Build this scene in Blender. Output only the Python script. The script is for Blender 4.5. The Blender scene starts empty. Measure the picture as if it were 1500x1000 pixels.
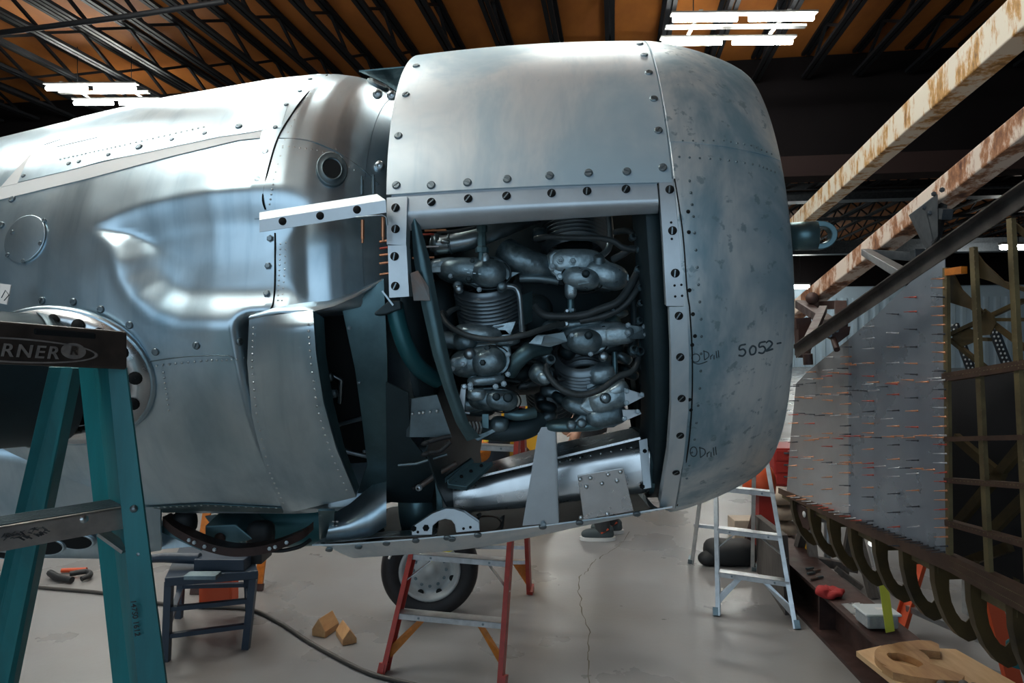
import bpy, bmesh, math, random
from mathutils import Vector, Matrix, noise
random.seed(7)
SC = bpy.context.scene
COL = SC.collection
PI = math.pi

# ------------------------------------------------------------------ camera, world, exposure
CAMZ = 1.6
cam_d = bpy.data.cameras.new('camera'); cam = bpy.data.objects.new('camera', cam_d); COL.objects.link(cam)
cam.location = (0, 0, CAMZ); cam.rotation_euler = (PI / 2, 0, 0)
cam_d.sensor_width = 36; cam_d.lens = 24; cam_d.clip_start = 0.05; cam_d.clip_end = 200
SC.camera = cam
SC.view_settings.view_transform = 'Standard'; SC.view_settings.look = 'None'
SC.view_settings.gamma = 1; SC.view_settings.use_curve_mapping = False
SC.view_settings.exposure = 0.22
world = bpy.data.worlds.new('overcast_sky'); SC.world = world; world.use_nodes = True
bg = world.node_tree.nodes['Background']
bg.inputs[0].default_value = (0.62, 0.82, 1.0, 1); bg.inputs[1].default_value = 1.1
LAMP_EMIT = 78.0        # every fluorescent tube in the hall
# fluorescent fixtures hung below the joists (x, y); two are in view, the rest unseen and added for light
LAMPS = [(3.6, 11.0), (-8.3, 13.9), (-2.3, 4.2), (.9, 5.6), (-5.6, 3.4), (-3.6, 6.6), (-3.4, -1.2), (-3.5, 1.2), (-6.0, 8.5), (7.2, 22.0), (2.0, 30.0), (7.0, 38.0), (-5.0, 36.0), (12.0, 42.0)]
LAMP_Z = 6.6

# ------------------------------------------------------------------ materials
def mat(name, base, rough=0.5, metal=0.0, var=0.0, scale=8.0, var_col=None, rough_var=0.0, bump=0.0, bump_scale=None,
        stretch=(1, 1, 1), spec=0.5, detail=6, ramp=(0.35, 0.7), coat=0.0):
    m = bpy.data.materials.new(name); m.use_nodes = True
    nt = m.node_tree; b = nt.nodes['Principled BSDF']
    b.inputs['Base Color'].default_value = (*base, 1); b.inputs['Roughness'].default_value = rough
    b.inputs['Metallic'].default_value = metal; b.inputs['Specular IOR Level'].default_value = spec
    if coat: b.inputs['Coat Weight'].default_value = coat
    if var or rough_var or bump:
        tc = nt.nodes.new('ShaderNodeNewGeometry'); mp = nt.nodes.new('ShaderNodeMapping')
        mp.inputs['Scale'].default_value = stretch
        nt.links.new(tc.outputs['Position'], mp.inputs['Vector'])
        n = nt.nodes.new('ShaderNodeTexNoise'); n.inputs['Scale'].default_value = scale; n.inputs['Detail'].default_value = detail
        n.inputs['Roughness'].default_value = 0.62
        nt.links.new(mp.outputs[0], n.inputs['Vector'])
        r = nt.nodes.new('ShaderNodeMapRange'); r.inputs['From Min'].default_value = ramp[0]; r.inputs['From Max'].default_value = ramp[1]
        nt.links.new(n.outputs[0], r.inputs['Value'])
        if var:
            mx = nt.nodes.new('ShaderNodeMix'); mx.data_type = 'RGBA'
            mx.inputs[6].default_value = (*base, 1)
            mx.inputs[7].default_value = (*(var_col or [c * (1 - var) for c in base]), 1)
            nt.links.new(r.outputs[0], mx.inputs[0]); nt.links.new(mx.outputs[2], b.inputs['Base Color'])
        if rough_var:
            r2 = nt.nodes.new('ShaderNodeMapRange'); r2.inputs['From Min'].default_value = 0.3; r2.inputs['From Max'].default_value = 0.7
            r2.inputs['To Min'].default_value = max(0.03, rough - rough_var); r2.inputs['To Max'].default_value = rough + rough_var
            n2 = nt.nodes.new('ShaderNodeTexNoise'); n2.inputs['Scale'].default_value = scale * 1.7; n2.inputs['Detail'].default_value = 8
            nt.links.new(mp.outputs[0], n2.inputs['Vector'])
            nt.links.new(n2.outputs[0], r2.inputs['Value']); nt.links.new(r2.outputs[0], b.inputs['Roughness'])
        if bump:
            bp = nt.nodes.new('ShaderNodeBump'); bp.inputs['Strength'].default_value = bump; bp.inputs['Distance'].default_value = 0.02
            n3 = nt.nodes.new('ShaderNodeTexNoise'); n3.inputs['Scale'].default_value = bump_scale or scale; n3.inputs['Detail'].default_value = 3
            nt.links.new(mp.outputs[0], n3.inputs['Vector'])
            nt.links.new(n3.outputs[0], bp.inputs['Height']); nt.links.new(bp.outputs[0], b.inputs['Normal'])
    return m
def emit(name, col, s):
    m = bpy.data.materials.new(name); m.use_nodes = True
    b = m.node_tree.nodes['Principled BSDF']; b.inputs['Base Color'].default_value = (*col, 1)
    b.inputs['Emission Color'].default_value = (*col, 1); b.inputs['Emission Strength'].default_value = s
    return m
M = {}
def patina(name, light, dark, spot, rough, metal, scale, contrast=(0.35, 0.7), spots=(0.60, 0.70), stretch=(1, 1, .5), rv=.08, bump=.02):
    """oxidised sheet metal: broad cloudy stains, vertical wipe marks and small pitting"""
    m = bpy.data.materials.new(name); m.use_nodes = True; nt = m.node_tree; b = nt.nodes['Principled BSDF']; L = nt.links.new
    b.inputs['Metallic'].default_value = metal
    g = nt.nodes.new('ShaderNodeNewGeometry'); mp = nt.nodes.new('ShaderNodeMapping'); mp.inputs['Scale'].default_value = stretch; L(g.outputs['Position'], mp.inputs['Vector'])
    def noi(sc, de, ro, src, dist=0.0):
        n = nt.nodes.new('ShaderNodeTexNoise'); n.inputs['Scale'].default_value = sc; n.inputs['Detail'].default_value = de; n.inputs['Roughness'].default_value = ro; n.inputs['Distortion'].default_value = dist
        L(src, n.inputs['Vector']); return n.outputs[0]
    def rng(x, a, c, lo, hi):
        r = nt.nodes.new('ShaderNodeMapRange'); r.interpolation_type = 'SMOOTHSTEP'
        for q, v in (('From Min', a), ('From Max', c), ('To Min', lo), ('To Max', hi)): r.inputs[q].default_value = v
        L(x, r.inputs['Value']); return r.outputs[0]
    def mix(f, a, c):
        x = nt.nodes.new('ShaderNodeMix'); x.data_type = 'RGBA'
        for s_, v in ((6, a), (7, c)):
            if isinstance(v, tuple): x.inputs[s_].default_value = (*v, 1)
            else: L(v, x.inputs[s_])
        L(f, x.inputs[0]); return x.outputs[2]
    pos = g.outputs['Position']
    cloud = noi(scale, 5, .6, mp.outputs[0], .4)
    mp2 = nt.nodes.new('ShaderNodeMapping'); mp2.inputs['Scale'].default_value = (22, 6, 2.0); L(pos, mp2.inputs['Vector'])
    wipe = noi(1.0, 4, .6, mp2.outputs[0])
    c1 = mix(rng(cloud, contrast[0], contrast[1], 0, 1), light, dark)
    c2 = mix(rng(wipe, .45, .75, 0, .45), c1, dark)
    c3 = mix(rng(noi(34, 3, .6, pos), spots[0], spots[1], 0, .7), c2, spot)
    L(c3, b.inputs['Base Color'])
    L(rng(cloud, .3, .75, rough - rv, rough + rv), b.inputs['Roughness'])
    bp = nt.nodes.new('ShaderNodeBump'); bp.inputs['Strength'].default_value = bump; bp.inputs['Distance'].default_value = .02
    L(noi(9, 2, .5, pos), bp.inputs['Height']); L(bp.outputs[0], b.inputs['Normal']); return m
M['cowl'] = patina('scuffed_aluminium', (0.80, 0.87, 0.90), (0.47, 0.62, 0.705), (0.38, 0.50, 0.57), 0.47, .52, 3.4, (.36, .66), (.70, .82))
M['nose'] = patina('weathered_aluminium', (0.82, 0.88, 0.89), (0.31, 0.475, 0.56), (0.24, 0.36, 0.42), 0.44, .55, 4.6, (.38, .62), (.60, .68))
M['skin'] = patina('polished_aluminium', (0.61, 0.745, 0.82), (0.31, 0.46, 0.555), (0.30, 0.43, 0.52), 0.33, .9, 3.2, (.40, .80), (.76, .92), (1, 1, .8), .04, .035)
M['lap'] = mat('cream_primer_strip', (0.86, 0.87, 0.85), 0.5, 0.1)
M['bright'] = mat('bright_sheet_metal', (0.84, 0.88, 0.90), 0.30, .9, 0.15, 12, None, 0.05)
M['rail'] = mat('clean_aluminium_rail', (0.66, 0.74, 0.79), 0.42, 0.7, 0.15, 10)
M['dullmetal'] = mat('dull_dark_metal', (0.20, 0.27, 0.30), 0.45, 0.8, 0.4, 9, None, 0.1)
M['inner'] = mat('dark_interior_tone', (0.03, 0.055, 0.065), 0.55, 0.3, 0.4, 6)  # dark parts; on the lower panel it stands in for shade
M['tealmetal'] = mat('primer_teal_metal', (0.13, 0.23, 0.255), 0.4, 0.7, 0.4, 7, (0.08, 0.14, 0.16), 0.1)
M['cast'] = mat('grey_cast_alloy', (0.26, 0.35, 0.39), 0.38, 0.7, 0.5, 22, (0.07, 0.11, 0.125), 0.1, 0.1, 60)
M['cast_l'] = mat('pale_cast_alloy', (0.46, 0.58, 0.63), 0.36, 0.65, 0.4, 26, (0.17, 0.24, 0.27), 0.1, 0.1, 60)
M['fin'] = mat('cylinder_fin_steel', (0.22, 0.27, 0.30), 0.36, 0.8)
M['pipe'] = mat('satin_pipe', (0.42, 0.5, 0.54), 0.3, 0.9, 0.3, 15)
M['hose'] = mat('oily_black_hose', (0.05, 0.065, 0.07), 0.45, 0, 0.5, 30)
M['rust'] = mat('heat_stained_pipe', (0.17, 0.18, 0.18), 0.45, 0.5, 0.8, 14, (0.20, 0.10, 0.06))
M['black'] = mat('black_rubber', (0.014, 0.016, 0.018), 0.6)
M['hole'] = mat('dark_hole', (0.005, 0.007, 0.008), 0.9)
M['screw'] = mat('screw_steel', (0.26, 0.32, 0.35), 0.4, 0.9)
M['screw_b'] = mat('bright_screw_steel', (0.62, 0.68, 0.70), 0.3, 0.9)
M['pencil'] = mat('marker_pen_ink', (0.05, 0.075, 0.09), 0.7)
M['teal'] = mat('teal_fibreglass', (0.006, 0.20, 0.225), 0.42, 0, 0.35, 14, (0.004, 0.12, 0.14), 0.08, stretch=(1, 1, 0.15))
M['ladcap'] = mat('worn_dark_cap', (0.033, 0.026, 0.022), 0.5, 0.1, 0.6, 22, (0.075, 0.055, 0.045), 0.12)
M['badge'] = mat('worn_grey_badge', (0.42, 0.38, 0.35), 0.45, 0.3, 0.4, 60)
M['alu'] = mat('ladder_aluminium', (0.70, 0.73, 0.75), 0.38, 0.9, 0.3, 14, (0.45, 0.48, 0.5))
M['alu_warm'] = mat('worn_step_aluminium', (0.62, 0.58, 0.54), 0.45, 0.8, 0.5, 18, (0.35, 0.33, 0.32), stretch=(0.4, 1, 1))
M['red'] = mat('red_fibreglass', (0.42, 0.042, 0.028), 0.45, 0, 0.3, 20)
M['orange'] = mat('orange_plastic', (0.62, 0.19, 0.015), 0.5, 0, 0.35, 30)
M['orange_red'] = mat('orange_red_paint', (0.55, 0.075, 0.02), 0.5)
M['yellow'] = mat('yellow_paint', (0.75, 0.40, 0.02), 0.5)
M['tag'] = mat('yellow_tag', (0.80, 0.72, 0.06), 0.6)
M['tyre'] = mat('tyre_rubber', (0.012, 0.013, 0.016), 0.55, 0, 0.3, 20)
M['rim'] = mat('grey_wheel_enamel', (0.46, 0.50, 0.51), 0.4, 0.1, 0.2, 10)
M['wood'] = mat('pine_board', (0.50, 0.29, 0.13), 0.5, 0, 0.45, 5, (0.36, 0.18, 0.075), stretch=(8, 1.2, 8))
M['ply'] = mat('birch_plywood', (0.72, 0.49, 0.27), 0.5, 0, 0.25, 6, (0.60, 0.37, 0.18), stretch=(5, 1, 5))
M['woodgrey'] = mat('weathered_plank', (0.13, 0.12, 0.11), 0.7, 0, 0.5, 7, (0.075, 0.065, 0.06), stretch=(6, 6, 0.6))
M['woodpale'] = mat('pale_timber', (0.55, 0.46, 0.36), 0.6, 0, 0.3, 9)
M['brown'] = mat('rusty_brown_steel', (0.085, 0.045, 0.038), 0.5, 0.3, 0.5, 9, (0.035, 0.022, 0.02), 0.1)
M['olive'] = mat('zinc_chromate_ribs', (0.115, 0.080, 0.032), 0.42, 0.35, 0.5, 6, (0.045, 0.035, 0.02), 0.08)
M['shadebay'] = mat('shaded_wing_bay', (0.012, 0.012, 0.014), 0.7)  # near black stands in for the shade inside the wing box
M['crackline'] = mat('floor_crack_dirt', (0.10, 0.085, 0.065), 0.8)
M['olive_l'] = mat('pale_olive_stringer', (0.22, 0.18, 0.09), 0.42, 0.4, 0.4, 9, (0.11, 0.085, 0.05))
M['chord'] = mat('brown_wing_spar_cap', (0.16, 0.10, 0.07), 0.42, 0.5, 0.4, 10, (0.09, 0.06, 0.05))
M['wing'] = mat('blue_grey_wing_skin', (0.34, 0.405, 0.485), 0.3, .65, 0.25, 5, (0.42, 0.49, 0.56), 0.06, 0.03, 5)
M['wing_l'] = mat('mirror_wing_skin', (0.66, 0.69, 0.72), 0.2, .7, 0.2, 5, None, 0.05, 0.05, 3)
M['copper'] = mat('copper_pin', (0.72, 0.33, 0.18), 0.35, 0.9)
M['darkpin'] = mat('blackened_pin', (0.06, 0.065, 0.075), 0.4, 0.8)
M['redpin'] = mat('red_pin', (0.5, 0.09, 0.06), 0.4, 0.5)
M['pin'] = mat('pin_steel', (0.55, 0.55, 0.56), 0.35, 0.9)
M['darksteel'] = mat('dark_painted_steel', (0.035, 0.045, 0.055), 0.45, 0.4, 0.4, 12, (0.075, 0.085, 0.095))
M['anglebar'] = mat('galvanised_angle', (0.22, 0.20, 0.185), 0.4, 0.7, 0.5, 10, (0.10, 0.085, 0.08))
M['navy'] = mat('navy_enamel', (0.018, 0.034, 0.058), 0.45)
M['cable'] = mat('grey_brown_cable', (0.055, 0.05, 0.045), 0.55)
M['cloth_red'] = mat('red_rag', (0.36, 0.025, 0.025), 0.8)
M['pants'] = mat('charcoal_trousers', (0.04, 0.045, 0.05), 0.85)
M['shirt'] = mat('grey_shirt', (0.16, 0.18, 0.19), 0.85)
M['flesh'] = mat('skin_tone', (0.50, 0.27, 0.18), 0.5)
M['hair'] = mat('brown_hair', (0.03, 0.018, 0.012), 0.6)
M['shoe'] = mat('grey_running_shoe', (0.06, 0.085, 0.095), 0.7)
M['sole'] = mat('white_sole', (0.72, 0.74, 0.74), 0.6)
M['strap'] = mat('lime_strap', (0.55, 0.62, 0.07), 0.55)
M['tub'] = mat('clear_plastic_tub', (0.40, 0.44, 0.46), 0.25, 0, 0.3, 25)
M['tublid'] = mat('cloudy_plastic_lid', (0.62, 0.68, 0.70), 0.3)
M['paper'] = mat('white_paper', (0.78, 0.79, 0.78), 0.7)
M['redcab'] = mat('red_enamel', (0.42, 0.035, 0.028), 0.35, 0, 0.2, 6)
M['greenblue'] = mat('blue_green_paint', (0.022, 0.125, 0.145), 0.35, 0.3, 0.3, 6)
M['joist'] = mat('black_joist_paint', (0.008, 0.009, 0.011), 0.6, 0.0, spec=.25)
M['deck'] = mat('stained_plywood_deck', (0.40, 0.135, 0.02), 0.7, 0, 0.55, 1.1, (0.25, 0.078, 0.014), stretch=(1, 0.45, 1))
M['girder'] = mat('dark_brown_girder', (0.007, 0.0055, 0.006), 0.9, 0, 0.4, 0.5, spec=0.1)
M['flange'] = mat('brown_girder_flange', (0.022, 0.012, 0.011), 0.8, spec=.2)
M['wallpale'] = mat('pale_sheet_wall', (0.58, 0.76, 0.90), 0.5, 0, 0.2, 0.4)
M['walldark'] = mat('grey_sheet_wall', (0.16, 0.17, 0.18), 0.7, 0, 0.3, 0.4)
M['white_lamp'] = mat('grey_lamp_housing', (0.25, 0.25, 0.24), 0.5)
M['tube'] = emit('lit_fluorescent_tube', (0.97, 0.985, 0.93), LAMP_EMIT)
M['paleblue'] = mat('pale_blue_crate', (0.35, 0.47, 0.52), 0.5)

def floor_mat():
    m = mat('polished_concrete', (0.235, 0.248, 0.265), 0.32, 0, 0.35, 0.7, (0.19, 0.172, 0.155), 0.1, 0.03, 30, spec=0.5, ramp=(0.25, 0.75), detail=4)
    return m
M['floor'] = floor_mat()
def beam_mat(name, pale, ochre, amount):
    m = bpy.data.materials.new(name); m.use_nodes = True; nt = m.node_tree; b = nt.nodes['Principled BSDF']
    b.inputs['Roughness'].default_value = 0.6
    g = nt.nodes.new('ShaderNodeTexCoord'); mp = nt.nodes.new('ShaderNodeMapping'); mp.inputs['Scale'].default_value = (2.2, 2.2, 1.0)
    nt.links.new(g.outputs['Object'], mp.inputs['Vector'])
    n = nt.nodes.new('ShaderNodeTexNoise'); n.inputs['Scale'].default_value = 3.2; n.inputs['Detail'].default_value = 9; n.inputs['Roughness'].default_value = 0.7
    nt.links.new(mp.outputs[0], n.inputs['Vector'])
    r = nt.nodes.new('ShaderNodeValToRGB'); e = r.color_ramp.elements
    e[0].position = 0.30; e[0].color = (*pale, 1); e[1].position = 0.52 + amount; e[1].color = (0.10, 0.035, 0.02, 1)
    k = r.color_ramp.elements.new(0.46 + amount * 0.6); k.color = (*ochre, 1)
    k = r.color_ramp.elements.new(0.40 + amount * 0.5); k.color = (*pale, 1)
    nt.links.new(n.outputs[0], r.inputs[0]); nt.links.new(r.outputs[0], b.inputs['Base Color'])
    return m
M['beam_a'] = beam_mat('ochre_streaked_cream_paint', (0.88, 0.80, 0.66), (0.62, 0.33, 0.09), 0.16)
M['beam_b'] = beam_mat('rusty_cream_paint', (0.80, 0.68, 0.58), (0.42, 0.19, 0.09), 0.10)

# ------------------------------------------------------------------ geometry helpers
def V(*a): return Vector(a)
def P(px, py, Y): return V((px - 750) / 1000 * Y, Y, CAMZ + (500 - py) / 1000 * Y)
def F(px, py, z=0.0):
    Y = (CAMZ - z) * 1000 / (py - 500); return P(px, py, Y)
def basis(d, up=None):
    d = d.normalized(); up = up or (V(0, 0, 1) if abs(d.z) < 0.95 else V(0, 1, 0))
    x = up.cross(d)
    if x.length < 1e-6: x = V(1, 0, 0).cross(d)
    x.normalize(); return x, d.cross(x).normalized(), d
class MB:
    def __init__(s): s.v = []; s.f = []; s.sm = []; s.sharp = False
    def add(s, vs, fs, smooth=False):
        o = len(s.v); s.v += [Vector(p) for p in vs]; s.f += [tuple(i + o for i in f) for f in fs]; s.sm += [smooth] * len(fs); return s
    def hexa(s, p):      # 8 corners: 0-3 one face, 4-7 the opposite face in the same order
        return s.add(p, [(3, 2, 1, 0), (4, 5, 6, 7), (0, 1, 5, 4), (1, 2, 6, 5), (2, 3, 7, 6), (3, 0, 4, 7)])
    def box(s, c, sx, sy, sz, ax=None):
        x, y, z = ax or (V(1, 0, 0), V(0, 1, 0), V(0, 0, 1)); c = Vector(c); p = []
        for k in (-1, 1):
            for i, j in ((-1, -1), (1, -1), (1, 1), (-1, 1)): p.append(c + x * (i * sx / 2) + y * (j * sy / 2) + z * (k * sz / 2))
        return s.hexa(p)
    def bar(s, a, b, wd, ht, up=None):     # rectangular bar from a to b
        a = Vector(a); b = Vector(b); x, y, d = basis(b - a, up); p = []
        for q in (a, b):
            for i, j in ((-1, -1), (1, -1), (1, 1), (-1, 1)): p.append(q + x * (i * wd / 2) + y * (j * ht / 2))
        return s.hexa(p)
    def chan(s, a, b, wd, dp, t, up=None, flip=1):   # C channel: web of width wd, flanges dp deep on the +up side
        a = Vector(a); b = Vector(b); x, y, d = basis(b - a, up); L = []
        prof = [(-wd / 2, 0), (wd / 2, 0), (wd / 2, dp), (wd / 2 - t, dp), (wd / 2 - t, t), (-wd / 2 + t, t), (-wd / 2 + t, dp), (-wd / 2, dp)]
        for q in (a, b): L += [q + x * i + y * (j * flip) for i, j in prof]
        n = 8; f = [(i, (i + 1) % n, n + (i + 1) % n, n + i) for i in range(n)]
        for o in (0, n): f += [(o, o + 1, o + 4, o + 5), (o + 1, o + 2, o + 3, o + 4), (o, o + 5, o + 6, o + 7)]
        return s.add(L, f)
    def tube(s, pts, r, seg=10, caps=True, rs=None):
        pts = [Vector(p) for p in pts]; n = len(pts); vs = []; prev = None
        for i, p in enumerate(pts):
            d = (pts[min(i + 1, n - 1)] - pts[max(i - 1, 0)]).normalized()
            if prev is None: x, y, _ = basis(d)
            else:
                x = prev - d * prev.dot(d)
                if x.length < 1e-6: x = basis(d)[0]
                x.normalize(); y = d.cross(x)
            prev = x; rr = rs[i] if rs else r
            for k in range(seg):
                t = 2 * PI * k / seg; vs.append(p + x * (math.cos(t) * rr) + y * (math.sin(t) * rr))
        f = [(i * seg + k, i * seg + (k + 1) % seg, (i + 1) * seg + (k + 1) % seg, (i + 1) * seg + k) for i in range(n - 1) for k in range(seg)]
        s.add(vs, f, True)
        if caps:
            o = len(s.v) - len(vs)
            s.f.append(tuple(o + k for k in reversed(range(seg)))); s.f.append(tuple(o + (n - 1) * seg + k for k in range(seg))); s.sm += [False, False]
        return s
    def lathe(s, c, d, prof, seg=32, smooth=True, up=None, sx=1, sy=1, a0=0, a1=2 * PI):  # prof: (along, radius)
        x, y, d = basis(Vector(d), up); c = Vector(c); full = abs(a1 - a0 - 2 * PI) < 1e-6; m = seg if full else seg + 1; vs = []
        for h, r in prof:
            for k in range(m):
                t = a0 + (a1 - a0) * k / seg; vs.append(c + d * h + x * (math.cos(t) * r * sx) + y * (math.sin(t) * r * sy))
        f = []
        for i in range(len(prof) - 1):
            for k in range(seg):
                k2 = (k + 1) % m if full else k + 1
                f.append((i * m + k, i * m + k2, (i + 1) * m + k2, (i + 1) * m + k))
        return s.add(vs, f, smooth)
    def blob(s, c, x, y, z, seg=20, rings=12, pw=1.0):   # (super)ellipsoid with half axes x, y, z
        c = Vector(c); vs = []
        def sp(v): return math.copysign(abs(v) ** pw, v)
        for i in range(rings + 1):
            a = -PI / 2 + PI * i / rings
            for k in range(seg):
                t = 2 * PI * k / seg
                vs.append(c + x * (sp(math.cos(a)) * sp(math.cos(t))) + y * (sp(math.cos(a)) * sp(math.sin(t))) + z * sp(math.sin(a)))
        return s.add(vs, [(i * seg + k, i * seg + (k + 1) % seg, (i + 1) * seg + (k + 1) % seg, (i + 1) * seg + k) for i in range(rings) for k in range(seg)], True)
    def prism(s, pts, off):           # polygon extruded by a vector
        pts = [Vector(p) for p in pts]; off = Vector(off); n = len(pts)
        return s.add(pts + [p + off for p in pts], [tuple(reversed(range(n))), tuple(range(n, 2 * n))] + [(i, (i + 1) % n, n + (i + 1) % n, n + i) for i in range(n)])
    def ring(s, outer, inner, off, smooth=False):   # plate with one hole: two loops of equal length
        n = len(outer); off = Vector(off); vs = [Vector(p) for p in outer] + [Vector(p) for p in inner]; vs += [p + off for p in vs]; f = []
        for i in range(n):
            j = (i + 1) % n
            f += [(i, j, n + j, n + i), (2 * n + j, 2 * n + i, 3 * n + i, 3 * n + j), (j, i, 2 * n + i, 2 * n + j), (n + i, n + j, 3 * n + j, 3 * n + i)]
        return s.add(vs, f, smooth)
    def grid(s, fn, nu, nv, smooth=True, closed_u=False):
        vs = [fn(i / nu, j / nv) for j in range(nv + 1) for i in range(nu + (0 if closed_u else 1))]
        m = nu if closed_u else nu + 1
        return s.add(vs, [(j * m + i, j * m + (i + 1) % m, (j + 1) * m + (i + 1) % m, (j + 1) * m + i) for j in range(nv) for i in range(nu)], smooth)
    def shell(s, fo, fi, nu, nv, smooth=True):     # closed sheet between an outer and an inner surface
        a = len(s.v); s.grid(fo, nu, nv, smooth); b = len(s.v); s.grid(lambda u, v: fi(1 - u, v), nu, nv, smooth); m = nu + 1
        A = lambda i, j: a + j * m + i
        B = lambda i, j: b + j * m + nu - i
        for j in range(nv):
            s.f += [(A(0, j + 1), A(0, j), B(0, j), B(0, j + 1)), (A(nu, j), A(nu, j + 1), B(nu, j + 1), B(nu, j))]; s.sm += [False] * 2
        for i in range(nu):
            s.f += [(A(i, 0), A(i + 1, 0), B(i + 1, 0), B(i, 0)), (A(i + 1, nv), A(i, nv), B(i, nv), B(i + 1, nv))]; s.sm += [False] * 2
        return s
    def build(s, name, material, parent=None, origin=None, bevel=0, sub=0, fixn=True):
        if not s.v: return None
        o = origin
        if o is None:
            lo = [min(p[i] for p in s.v) for i in range(3)]; hi = [max(p[i] for p in s.v) for i in range(3)]
            o = V(*[(a + b) / 2 for a, b in zip(lo, hi)])
        o = Vector(o); me = bpy.data.meshes.new(name); me.from_pydata([tuple(p - o) for p in s.v], [], s.f); me.polygons.foreach_set('use_smooth', s.sm)
        if fixn:
            bm = bmesh.new(); bm.from_mesh(me); bmesh.ops.recalc_face_normals(bm, faces=bm.faces)
            for e in bm.edges:
                if len({f.smooth for f in e.link_faces}) > 1: e.smooth = False
            bm.to_mesh(me); bm.free()
        me.materials.append(M[material] if isinstance(material, str) else material)
        ob = bpy.data.objects.new(name, me); COL.objects.link(ob)
        if parent is not None: ob.parent = parent; ob.location = o - wloc(parent)
        else: ob.location = o
        if bevel:
            b = ob.modifiers.new('edge', 'BEVEL'); b.width = bevel; b.segments = 2; b.limit_method = 'ANGLE'; b.angle_limit = 0.6
        if sub:
            b = ob.modifiers.new('smooth', 'SUBSURF'); b.levels = sub; b.render_levels = sub
        return ob
def wloc(o):
    l = Vector(o.location)
    while o.parent is not None: o = o.parent; l += Vector(o.location)
    return l
def tag(o, label=None, cat=None, group=None, kind=None):
    if label: o['label'] = label
    if cat: o['category'] = cat
    if group: o['group'] = group
    if kind: o['kind'] = kind
    return o
def thing(name, label, cat, loc, group=None):
    o = bpy.data.objects.new(name, None); COL.objects.link(o); o.location = loc; o.empty_display_size = 0.1
    return tag(o, label, cat, group)
PROTO = {}
def dup(key, make, loc, n, parent, spin=0.0, scale=1.0):    # small repeated part: shares mesh data, z axis along n
    first = key not in PROTO
    if first: PROTO[key] = make()
    src = PROTO[key]
    ob = bpy.data.objects.new(key[0], src[0]); COL.objects.link(ob)
    if len(src[0].materials) == 0: src[0].materials.append(M[src[1]])
    x, y, d = basis(Vector(n)); rot = Matrix((x, y, d)).transposed() @ Matrix.Rotation(spin, 3, 'Z')
    ob.rotation_euler = rot.to_euler(); ob.scale = (scale,) * 3
    ob.parent = parent; ob.location = Vector(loc) - wloc(parent)
    return ob
def mesh_of(mb, name):
    me = bpy.data.meshes.new(name); me.from_pydata([tuple(p) for p in mb.v], [], mb.f); me.polygons.foreach_set('use_smooth', mb.sm)
    bm = bmesh.new(); bm.from_mesh(me); bmesh.ops.recalc_face_normals(bm, faces=bm.faces); bm.to_mesh(me); bm.free(); return me
def screw_mesh(r=0.009, h=0.003):
    b = MB()
    b.lathe((0, 0, 0), (0, 0, 1), [(-0.003, r * 0.9), (0, r), (h * 0.6, r * 0.96), (h, r * 0.75)], 14)
    # slotted top: two half-lids with a gap
    g = r * 0.13; k = r * 0.75
    for sgn in (-1, 1):
        pts = [V(k * math.cos(t), max(g, k * math.sin(t)) * sgn, h) for t in [PI * i / 8 for i in range(9)]]
        b.add(pts, [tuple(range(9))])
    b.add([(-k, -g, h * 0.45), (k, -g, h * 0.45), (k, g, h * 0.45), (-k, g, h * 0.45)], [(0, 1, 2, 3)])
    return b
def screw(loc, n, parent, r=0.009, m='screw', spin=None):
    return dup(('screw', r, m), lambda: (mesh_of(screw_mesh(r, r * 0.35), 'screw'), m), loc, n, parent, random.uniform(0, PI) if spin is None else spin)
def bolt_mesh(r):
    b = MB(); b.lathe((0, 0, 0), (0, 0, 1), [(-r * 0.3, r * 1.3), (r * 0.25, r * 1.3), (r * 0.25, r), (r * 0.9, r), (r, r * 0.8), (r, 0.0)], 6, False); return b
def bolt(loc, n, parent, r=0.007, m='screw'):
    return dup(('bolt', r, m), lambda: (mesh_of(bolt_mesh(r), 'bolt'), m), loc, n, parent, random.uniform(0, PI))
def rivets(pts, r, parent, m='screw_b', name='rivet_line'):    # tiny rivet heads, joined (too small to pick apart)
    b = MB()
    for p, n in pts:
        x, y, d = basis(Vector(n)); p = Vector(p)
        top = [p + d * (r * 0.5)]; lo = [p + x * (math.cos(t) * r) + y * (math.sin(t) * r) - d * (r * 0.1) for t in [2 * PI * k / 6 for k in range(6)]]
        mid = [p + x * (math.cos(t) * r * 0.75) + y * (math.sin(t) * r * 0.75) + d * (r * 0.38) for t in [2 * PI * k / 6 for k in range(6)]]
        b.add(lo + mid + top, [(k, (k + 1) % 6, 6 + (k + 1) % 6, 6 + k) for k in range(6)] + [(6 + k, 6 + (k + 1) % 6, 12) for k in range(6)], True)
    o = b.build(name, m, parent)
    if o: o['kind'] = 'stuff'
    return o
def lerp(a, b, t): return a + (b - a) * t
def sstep(a, b, x):
    t = min(1, max(0, (x - a) / (b - a))); return t * t * (3 - 2 * t)
def interp(tab, x):
    if x <= tab[0][0]: return tab[0][1]
    for (a, b), (c, d) in zip(tab, tab[1:]):
        if x <= c:
            t = (x - a) / (c - a); t = t * t * (3 - 2 * t) if False else t
            return b + (d - b) * t
    return tab[-1][1]
def smooth_path(pts, n=8):      # Catmull-Rom
    pts = [Vector(p) for p in pts]; out = []
    for i in range(len(pts) - 1):
        p0 = pts[max(i - 1, 0)]; p1 = pts[i]; p2 = pts[i + 1]; p3 = pts[min(i + 2, len(pts) - 1)]
        for k in range(n):
            t = k / n
            out.append(0.5 * ((2 * p1) + (p2 - p0) * t + (2 * p0 - 5 * p1 + 4 * p2 - p3) * t * t + (3 * p1 - p0 - 3 * p2 + p3) * t ** 3))
    out.append(pts[-1]); return out
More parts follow.
